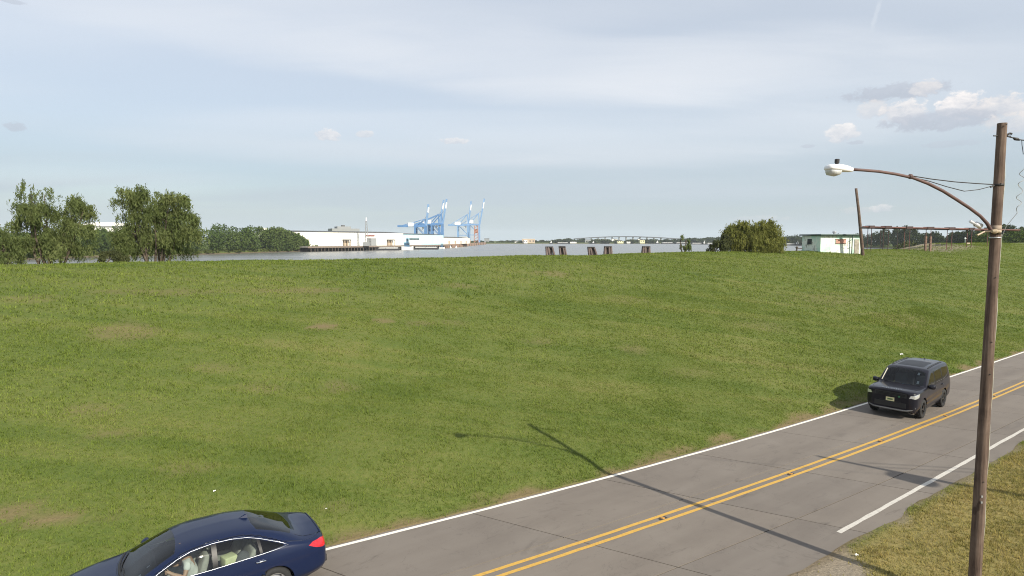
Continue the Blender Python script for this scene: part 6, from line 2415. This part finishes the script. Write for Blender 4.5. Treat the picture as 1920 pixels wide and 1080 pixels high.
M_SKIN = simple('skin', (0.50, 0.30, 0.21), 0.55, var=0.06, scale=10)
M_SHIRT = simple('white_shirt', (0.74, 0.73, 0.70), 0.85, var=0.06, scale=14)
M_HAIR = simple('brown_hair', (0.10, 0.065, 0.04), 0.6, var=0.3, scale=40)
M_JEANS = simple('dark_trousers', (0.03, 0.035, 0.05), 0.9)
drv = empty('person', loc + Vector((0, 0, .55 * CS)), rz, 'driver in white shirt leaning to the wheel of the blue sedan', 'person')
drv.scale = (CS, CS, CS)
D = lambda x, y, z: (x, y, z - .55)
J = [  # body with head, arms and hands
    (*D(.06, .37, .60), .12), (*D(.08, .37, .82), .12), (*D(.13, .37, 1.02), .125), (*D(.20, .37, 1.12), .05), (*D(.235, .37, 1.18), .055), (*D(.245, .37, 1.265), .088), (*D(.25, .37, 1.33), .07),
    (*D(.14, .55, 1.04), .055), (*D(.22, .66, .86), .044), (*D(.40, .58, .93), .036), (*D(.46, .555, .985), .028),
    (*D(.14, .19, 1.04), .055), (*D(.22, .09, .86), .044), (*D(.40, .17, .92), .036), (*D(.46, .20, .975), .028),
    (*D(.10, .47, .56), .085), (*D(.50, .48, .60), .07), (*D(.66, .48, .40), .05), (*D(.10, .27, .56), .085), (*D(.50, .26, .60), .07), (*D(.66, .26, .40), .05)]
E_ = [(0, 1), (1, 2), (2, 3), (3, 4), (4, 5), (5, 6), (2, 7), (7, 8), (8, 9), (9, 10), (2, 11), (11, 12), (12, 13), (13, 14), (0, 15), (15, 16), (16, 17), (0, 18), (18, 19), (19, 20)]
for (w0, sy) in ((10, 1), (14, -1)):
    bx, by, bz_ = J[w0][:3]
    for k in range(4):      # fingers close round the rim
        y = by + sy * (-.012 + .0) + 0
        zf_ = bz_ + .018 * (k - 1.5)
        i0 = len(J)
        J.append((bx + .035, by + sy * .005, zf_, .010))
        J.append((bx + .06, by - sy * .012, zf_, .009))
        J.append((bx + .045, by - sy * .035, zf_, .008))
        E_ += [(w0, i0), (i0, i0 + 1), (i0 + 1, i0 + 2)]
    i0 = len(J)
    J.append((bx + .012, by - sy * .022, bz_ + .03, .010))
    J.append((bx + .03, by - sy * .04, bz_ + .045, .009))
    E_ += [(w0, i0), (i0, i0 + 1)]
body_ = skin_mesh('body', J, E_, M_SKIN, drv)
SJ = [(*D(.05, .37, .62), .145), (*D(.075, .37, .82), .145), (*D(.125, .37, 1.0), .145), (*D(.17, .37, 1.085), .075), (*D(.14, .56, 1.03), .078), (*D(.185, .625, .935), .07), (*D(.14, .18, 1.03), .078), (*D(.185, .115, .935), .07)]
skin_mesh('shirt', SJ, [(0, 1), (1, 2), (2, 3), (2, 4), (4, 5), (2, 6), (6, 7)], M_SHIRT, drv)
TJ = [(*D(.05, .37, .57), .13), (*D(.12, .47, .565), .10), (*D(.48, .48, .61), .082), (*D(.64, .48, .44), .062), (*D(.12, .27, .565), .10), (*D(.48, .26, .61), .082), (*D(.64, .26, .44), .062)]
skin_mesh('trousers', TJ, [(0, 1), (1, 2), (2, 3), (0, 4), (4, 5), (5, 6)], M_JEANS, drv)
hr = MB().blob(D(.222, .37, 1.305), (.108, .098, .098), 16, 10)
hr.v = [v if not (v[0] > .268 and v[2] < .755) else (0.262 + (v[0] - .262) * .1, v[1], v[2]) for v in hr.v]
hr.build('hair', M_HAIR, drv, True)
MB().blob(D(.338, .37, 1.262), (.016, .013, .018), 8, 6).build('nose', M_SKIN, drv, True)
for s_ in (1, -1):
    MB().blob(D(.322, .37 + s_ * .033, 1.285), (.008, .010, .006), 8, 5).build('eye', M_HAIR, drv, True)
    MB().blob(D(.245, .37 + s_ * .092, 1.265), (.022, .012, .032), 8, 6).build('ear', M_SKIN, drv, True)
MB().blob(D(.322, .37, 1.218), (.010, .026, .006), 8, 5).build('mouth', simple('lips', (0.35, 0.13, 0.11), 0.5), drv, True)


# load on the back seat
def inside(name, label, cat, x, y, z, mbd, m, bev=0.02):
    M_ = Matrix.Translation(loc) @ Matrix.Rotation(rz, 4, 'Z') @ Matrix.Scale(CS, 4)
    p = M_ @ Vector((x, y, z))
    o = mbd.build(name, m, None, True, bevel=bev, bseg=2)
    o.location = p
    o.rotation_euler = (0, 0, rz + .3)
    return tag(o, label, cat)


inside('paper_box', 'pale yellow box on the back seat of the blue sedan', 'box', -.58, .46, .58, MB().box((-.13, -.12, 0), (.13, .12, .40)), simple('pale_yellow_card', (0.70, 0.70, 0.42), .8))
bg_ = MB().blob((0, 0, .22), (.17, .16, .24), 14, 8)
bg_.v = [(x * (1 + .08 * math.sin(9 * z + 3 * y)), y * (1 + .1 * math.sin(11 * z)), z) for x, y, z in bg_.v]
inside('bag', 'dark grey bag behind the pale yellow box in the sedan', 'bag', -.83, .50, .56, bg_, simple('grey_bag', (0.12, 0.12, 0.13), .85), 0)

# ------------------------------------------------------------------ black SUV
loc2, rz2 = car_pose(30.22, 12.13, R(5.5))
suv = empty('suv', loc2, rz2, 'black sport utility vehicle coming towards the camera in the far lane', 'car')
suv.scale = (.95, 1.0, 1.05)
LW_ = [(.90, .27), (.985, .50)]
SUV = [
    (2.49, [(.60, .40), (.68, .52), (.70, .72), (.69, .94), (.65, 1.06), (.38, 1.10), (0, 1.11)]),
    (2.43, [(.78, .32), (.86, .50), (.88, .72), (.87, .97), (.80, 1.095), (.44, 1.145), (0, 1.155)]),
    (2.25, [(.88, .29), (.955, .50), (.97, .74), (.95, 1.02), (.875, 1.13), (.46, 1.17), (0, 1.18)]),
    (1.95, [(.89, .28), (.98, .50), (.995, .78), (.968, 1.055), (.89, 1.15), (.47, 1.188), (0, 1.198)]),
    (1.56, [*LW_, (1.0, .80), (.972, 1.08), (.895, 1.165), (.47, 1.20), (0, 1.21)]),
    (1.16, [*LW_, (1.0, .82), (.968, 1.095), (.90, 1.175), (.48, 1.205), (0, 1.215)]),
    (0.86, [*LW_, (1.0, .83), (.964, 1.11), (.855, 1.40), (.48, 1.44), (0, 1.452)]),
    (0.52, [*LW_, (1.0, .84), (.962, 1.12), (.80, 1.675), (.46, 1.72), (0, 1.732)]),
    (0.26, [*LW_, (1.0, .85), (.96, 1.13), (.775, 1.765), (.45, 1.808), (0, 1.82)]),
    (-0.6, [*LW_, (1.0, .86), (.958, 1.145), (.765, 1.815), (.45, 1.858), (0, 1.87)]),
    (-1.4, [*LW_, (1.0, .87), (.956, 1.16), (.76, 1.825), (.45, 1.868), (0, 1.88)]),
    (-2.05, [(.89, .30), (.98, .5), (.992, .87), (.948, 1.17), (.75, 1.81), (.44, 1.855), (0, 1.868)]),
    (-2.36, [(.85, .33), (.955, .52), (.968, .87), (.93, 1.17), (.735, 1.775), (.43, 1.83), (0, 1.845)]),
    (-2.46, [(.80, .36), (.91, .54), (.925, .87), (.89, 1.15), (.71, 1.66), (.42, 1.72), (0, 1.74)]),
    (-2.50, [(.70, .42), (.82, .56), (.83, .87), (.80, 1.10), (.64, 1.46), (.38, 1.50), (0, 1.51)]),
]
sv_ = CarShell(SUV, 0.024)
sdlo_f = [(1.00, 1.135), (.72, 1.36), (.46, 1.54), (.24, 1.64), (-.06, 1.69), (-.06, 1.165)]
sdlo_r = [(-.16, 1.167), (-.16, 1.695), (-.60, 1.71), (-1.08, 1.71), (-1.12, 1.19)]
sdlo_q = [(-1.24, 1.195), (-1.20, 1.708), (-1.75, 1.69), (-2.20, 1.64), (-2.28, 1.60), (-2.22, 1.25)]
sdlo_all = [(1.05, 1.12), (.72, 1.375), (.46, 1.556), (.24, 1.658), (-.1, 1.708), (-.6, 1.728), (-1.2, 1.726), (-1.75, 1.708), (-2.25, 1.655), (-2.33, 1.60), (-2.26, 1.23), (-1.2, 1.178), (-.1, 1.15)]
sscr = [(1.18, 0), (1.15, .45), (1.06, .79), (.82, .79), (.56, .75), (.46, .45), (.44, 0)]
sdoor_f = [(1.02, 1.10), (1.08, .80), (1.02, .45), (-.08, .44), (-.11, .80), (-.11, 1.14)]
sdoor_r = [(-.117, 1.14), (-.117, .80), (-.09, .44), (-.86, .44), (-1.05, .72), (-1.16, .95), (-1.18, 1.165)]
shead = [(2.02, 1.06), (2.30, 1.05), (2.47, 1.00), (2.485, .90), (2.40, .875), (2.15, .93)]
shood = [(1.28, 0), (1.24, .5), (1.16, .80), (1.6, .845), (2.1, .80), (2.33, .70), (2.42, .3), (2.43, 0)]
sp = sv_.build(suv, [
    ('side_window', 'side', sdlo_f, M_GLASS_T, 2.6, 4.4),
    ('side_window', 'side', sdlo_r, M_GLASS_T, 2.6, 4.4),
    ('quarter_window', 'side', sdlo_q, M_GLASS_T, 2.6, 4.4),
    ('pillar_trim', 'side', [(-.06, 1.165), (-.06, 1.69), (-.16, 1.695), (-.16, 1.167)], M_GLOSSBLK, 2.6, 4.4),
    ('pillar_trim', 'side', [(-1.12, 1.19), (-1.08, 1.71), (-1.20, 1.708), (-1.24, 1.195)], M_GLOSSBLK, 2.6, 4.4),
    ('windscreen', 'top', sscr, M_GLASS_W, 4.0, 6),
    ('headlamp', 'side', shead, M_LAMPC, 1.0, 5.0),
    ('door', 'side', sdoor_f, M_BLACKP, 0, 3.6),
    ('door', 'side', sdoor_r, M_BLACKP, 0, 3.6),
    ('bonnet', 'top', shood, M_BLACKP, 3.2, 6),
], M_BLACKP, [(1.56, .39, .45), (-1.36, .39, .45)])
for poly in (sdoor_f, sdoor_r):
    sv_.outline(poly, 0.005, M_SEAM, suv, 'shut_line', out=-0.001)
pts = [(x, y, sv_.top_z(x, y)) for x, y in shood] + [(x, -y, sv_.top_z(x, y)) for x, y in reversed(shood)]
MB().tube(pts + [pts[0]], 0.006, 5, False).build('shut_line', M_SEAM, suv)
for k, (hx, hz) in enumerate([(.06, 1.03), (-1.0, 1.06)]):
    for s_ in (1, -1):
        y = sv_.side_y(hx, hz) * s_
        MB().tube([(hx - .12, y, hz), (hx - .1, y + s_ * .035, hz), (hx + .1, y + s_ * .035, hz), (hx + .12, y, hz)], .014, 8).build('handle', M_BLACKP, sp['door'][k * 2 + (0 if s_ > 0 else 1)], True)
for x_ in (1.56, -1.36):
    for s_ in (1, -1):
        wheel(suv, (x_, s_ * .865, .39), .39, .26, M_DKALLOY, 5, s_)
        arch_liner(suv, (x_, 0, .39), .46, s_ * .58, s_ * .975)
mirror(suv, .93, .95, 1.20, 1, M_BLACKP, 1.25)
mirror(suv, .93, -.95, 1.20, -1, M_BLACKP, 1.25)
# nose: grille with mesh bars, bumper intake, skid plate, plate, badge, tow eye covers
gr = MB().box((2.470, -.60, .88), (2.496, .60, 1.05)).build('grille', M_BLACKPL, suv)
for z in (.905, .955, 1.005):
    MB().box((2.496, -.55, z - .008), (2.506, .55, z + .008)).build('grille_bar', M_GLOSSBLK, gr)
MB().lathe([(0.001, 0), (.032, 0), (.032, .008), (.025, .012), (.001, .012)], 16, 'X', (2.506, .33, .905)).build('badge', simple('green_badge', (0.03, 0.20, 0.07), .4), gr)
MB().box((2.47, -.60, .47), (2.500, .60, .66)).build('bumper_intake', M_BLACKPL, suv)
for s_ in (1, -1):
    MB().prism([(2.26, s_ * .70), (2.44, s_ * .70), (2.40, s_ * .86), (2.24, s_ * .93)], .50, .70).build('corner_intake', M_BLACKPL, suv)
    MB().lathe([(0.001, 0), (.045, 0), (.045, .02), (.001, .03)], 14, 'X', (2.43, s_ * .74, .62)).build('fog_lamp', M_LAMPC, suv)
pts = [(2.34, -.90, .52), (2.42, -.80, .43), (2.50, -.62, .375), (2.515, -.3, .365), (2.515, .3, .365), (2.50, .62, .375), (2.42, .80, .43), (2.34, .90, .52)]
MB().tube(pts, .035, 8).build('skid_plate', M_SILVER, suv, True)
pl_ = MB().box((2.495, -.16, .685), (2.508, .16, .835)).build('number_plate', simple('yellow_white_plate', (0.66, 0.62, 0.36), .5, var=.15, scale=12), suv)
MB().box((2.508, -.10, .73), (2.511, .10, .79)).build('plate_characters', simple('plate_green', (0.10, 0.16, 0.06), .6), pl_)
MB().box((2.46, -.40, .685), (2.494, .40, .70)).build('bumper_lip', M_BLACKPL, suv)
# roof rails, glass roof panel, wipers, dash clutter
for s_ in (1, -1):
    pts = [(x, s_ * (float(np.interp(x, [-2.1, .2], [.66, .69]))), sv_.top_z(x, .69) + .035 - (.03 if k in (0, 8) else 0)) for k, x in enumerate(np.linspace(-2.0, .15, 9))]
    MB().tube(pts, .016, 6).build('roof_rail', M_BLACKPL, suv)
zr_ = lambda x, y: sv_.top_z(x, y) + .004
xs_ = np.linspace(-1.2, .05, 8)
vs = [(x, y, zr_(x, y)) for x in xs_ for y in np.linspace(-.50, .50, 7)]
MB().add(vs, [(i * 7 + j, (i + 1) * 7 + j, (i + 1) * 7 + j + 1, i * 7 + j + 1) for i in range(7) for j in range(6)]).build('roof_glass', M_GLOSSBLK, suv, True)
zf = sv_.top_z(-1.9, 0)
MB().prism([(-1.85, zf - .01), (-2.05, zf - .015), (-2.03, zf + .05)], -.014, .014, 'XZ').build('antenna_fin', M_BLACKP, suv)
for (y0, y1) in ((.70, .0), (-.05, -.70)):
    pts = [(1.19 - .16 * y * y - .04 * k / 6, y, sv_.top_z(1.19 - .16 * y * y - .04 * k / 6, y) + .016) for k, y in enumerate(np.linspace(y0, y1, 7))]
    MB().tube(pts, .011, 6).build('wiper', M_BLACKPL, suv)
cab2 = MB().box((-2.2, -.85, .33), (1.3, .85, .42)).build('floor_pan', M_DASH, suv)
MB().prism([(.60, .70), (1.2, .70), (1.17, 1.12), (.95, 1.17), (.64, 1.14)], -.84, .84, 'XZ').build('dashboard', M_DASH, suv)
for y in (.40, -.40):
    seat(suv, -.12, y, .62, M_SEATD, .54, .66)
    seat(suv, -1.0, y, .64, M_SEATD, .60, .60)
MB().box((.93, -.02, 1.175), (1.10, .30, 1.19)).build('dash_paper', simple('blue_paper', (0.20, 0.45, 0.60), .6), suv)
for s_ in (-1,):
    MB().bar((1.02, s_ * .80, 1.22), (.56, s_ * .735, 1.655), .10, .03, (0, s_, 0)).build('pillar_lining', simple('cream_lining', (0.62, 0.58, 0.48), .8), suv)
for (x, y) in ((.93, .62), (.60, .55)):
    MB().add([(x, y, sv_.top_z(x, y) - .008), (x + .10, y, sv_.top_z(x + .10, y) - .008), (x + .10, y - .08, sv_.top_z(x + .10, y - .08) - .008), (x, y - .08, sv_.top_z(x, y - .08) - .008)], [(0, 1, 2, 3)]).build('sticker', M_BOATW, suv)
# raised lettering on the bonnet edge
fc = bpy.data.curves.new('lettering', 'FONT')
fc.body = 'DISCOVERY'
fc.size = .085
fc.space_character = 1.9
fc.align_x = 'CENTER'
fc.extrude = .004
ftmp = bpy.data.objects.new('lettering_source', fc)
COL.objects.link(ftmp)
bpy.context.view_layer.update()
tm = bpy.data.meshes.new_from_object(ftmp.evaluated_get(bpy.context.evaluated_depsgraph_get()))
bpy.data.objects.remove(ftmp)
tm.name = 'lettering'
tm.materials.clear()
lt = link_mesh('lettering', tm, M_CHROME, suv)
lt.location = (2.38, 0, 1.160)
lt.rotation_euler = (R(35), 0, R(90))


# ================================================================== summer haze over the river
hz = MB().box((-6500, -600, -6), (6500, 7000, 104)).build('haze', None)
hm = bpy.data.materials.new('haze')
hm.use_nodes = True
hm.node_tree.nodes.clear()
ho = hm.node_tree.nodes.new('ShaderNodeOutputMaterial')
pv = hm.node_tree.nodes.new('ShaderNodeVolumePrincipled')
pv.inputs['Color'].default_value = (0.80, 0.88, 0.96, 1)
pv.inputs['Density'].default_value = 0.00008
pv.inputs['Anisotropy'].default_value = 0.0
hm.node_tree.links.new(pv.outputs[0], ho.inputs['Volume'])
hz.data.materials.append(hm)
tag(hz, 'thin pale summer haze over river and levee', 'haze', kind='stuff')
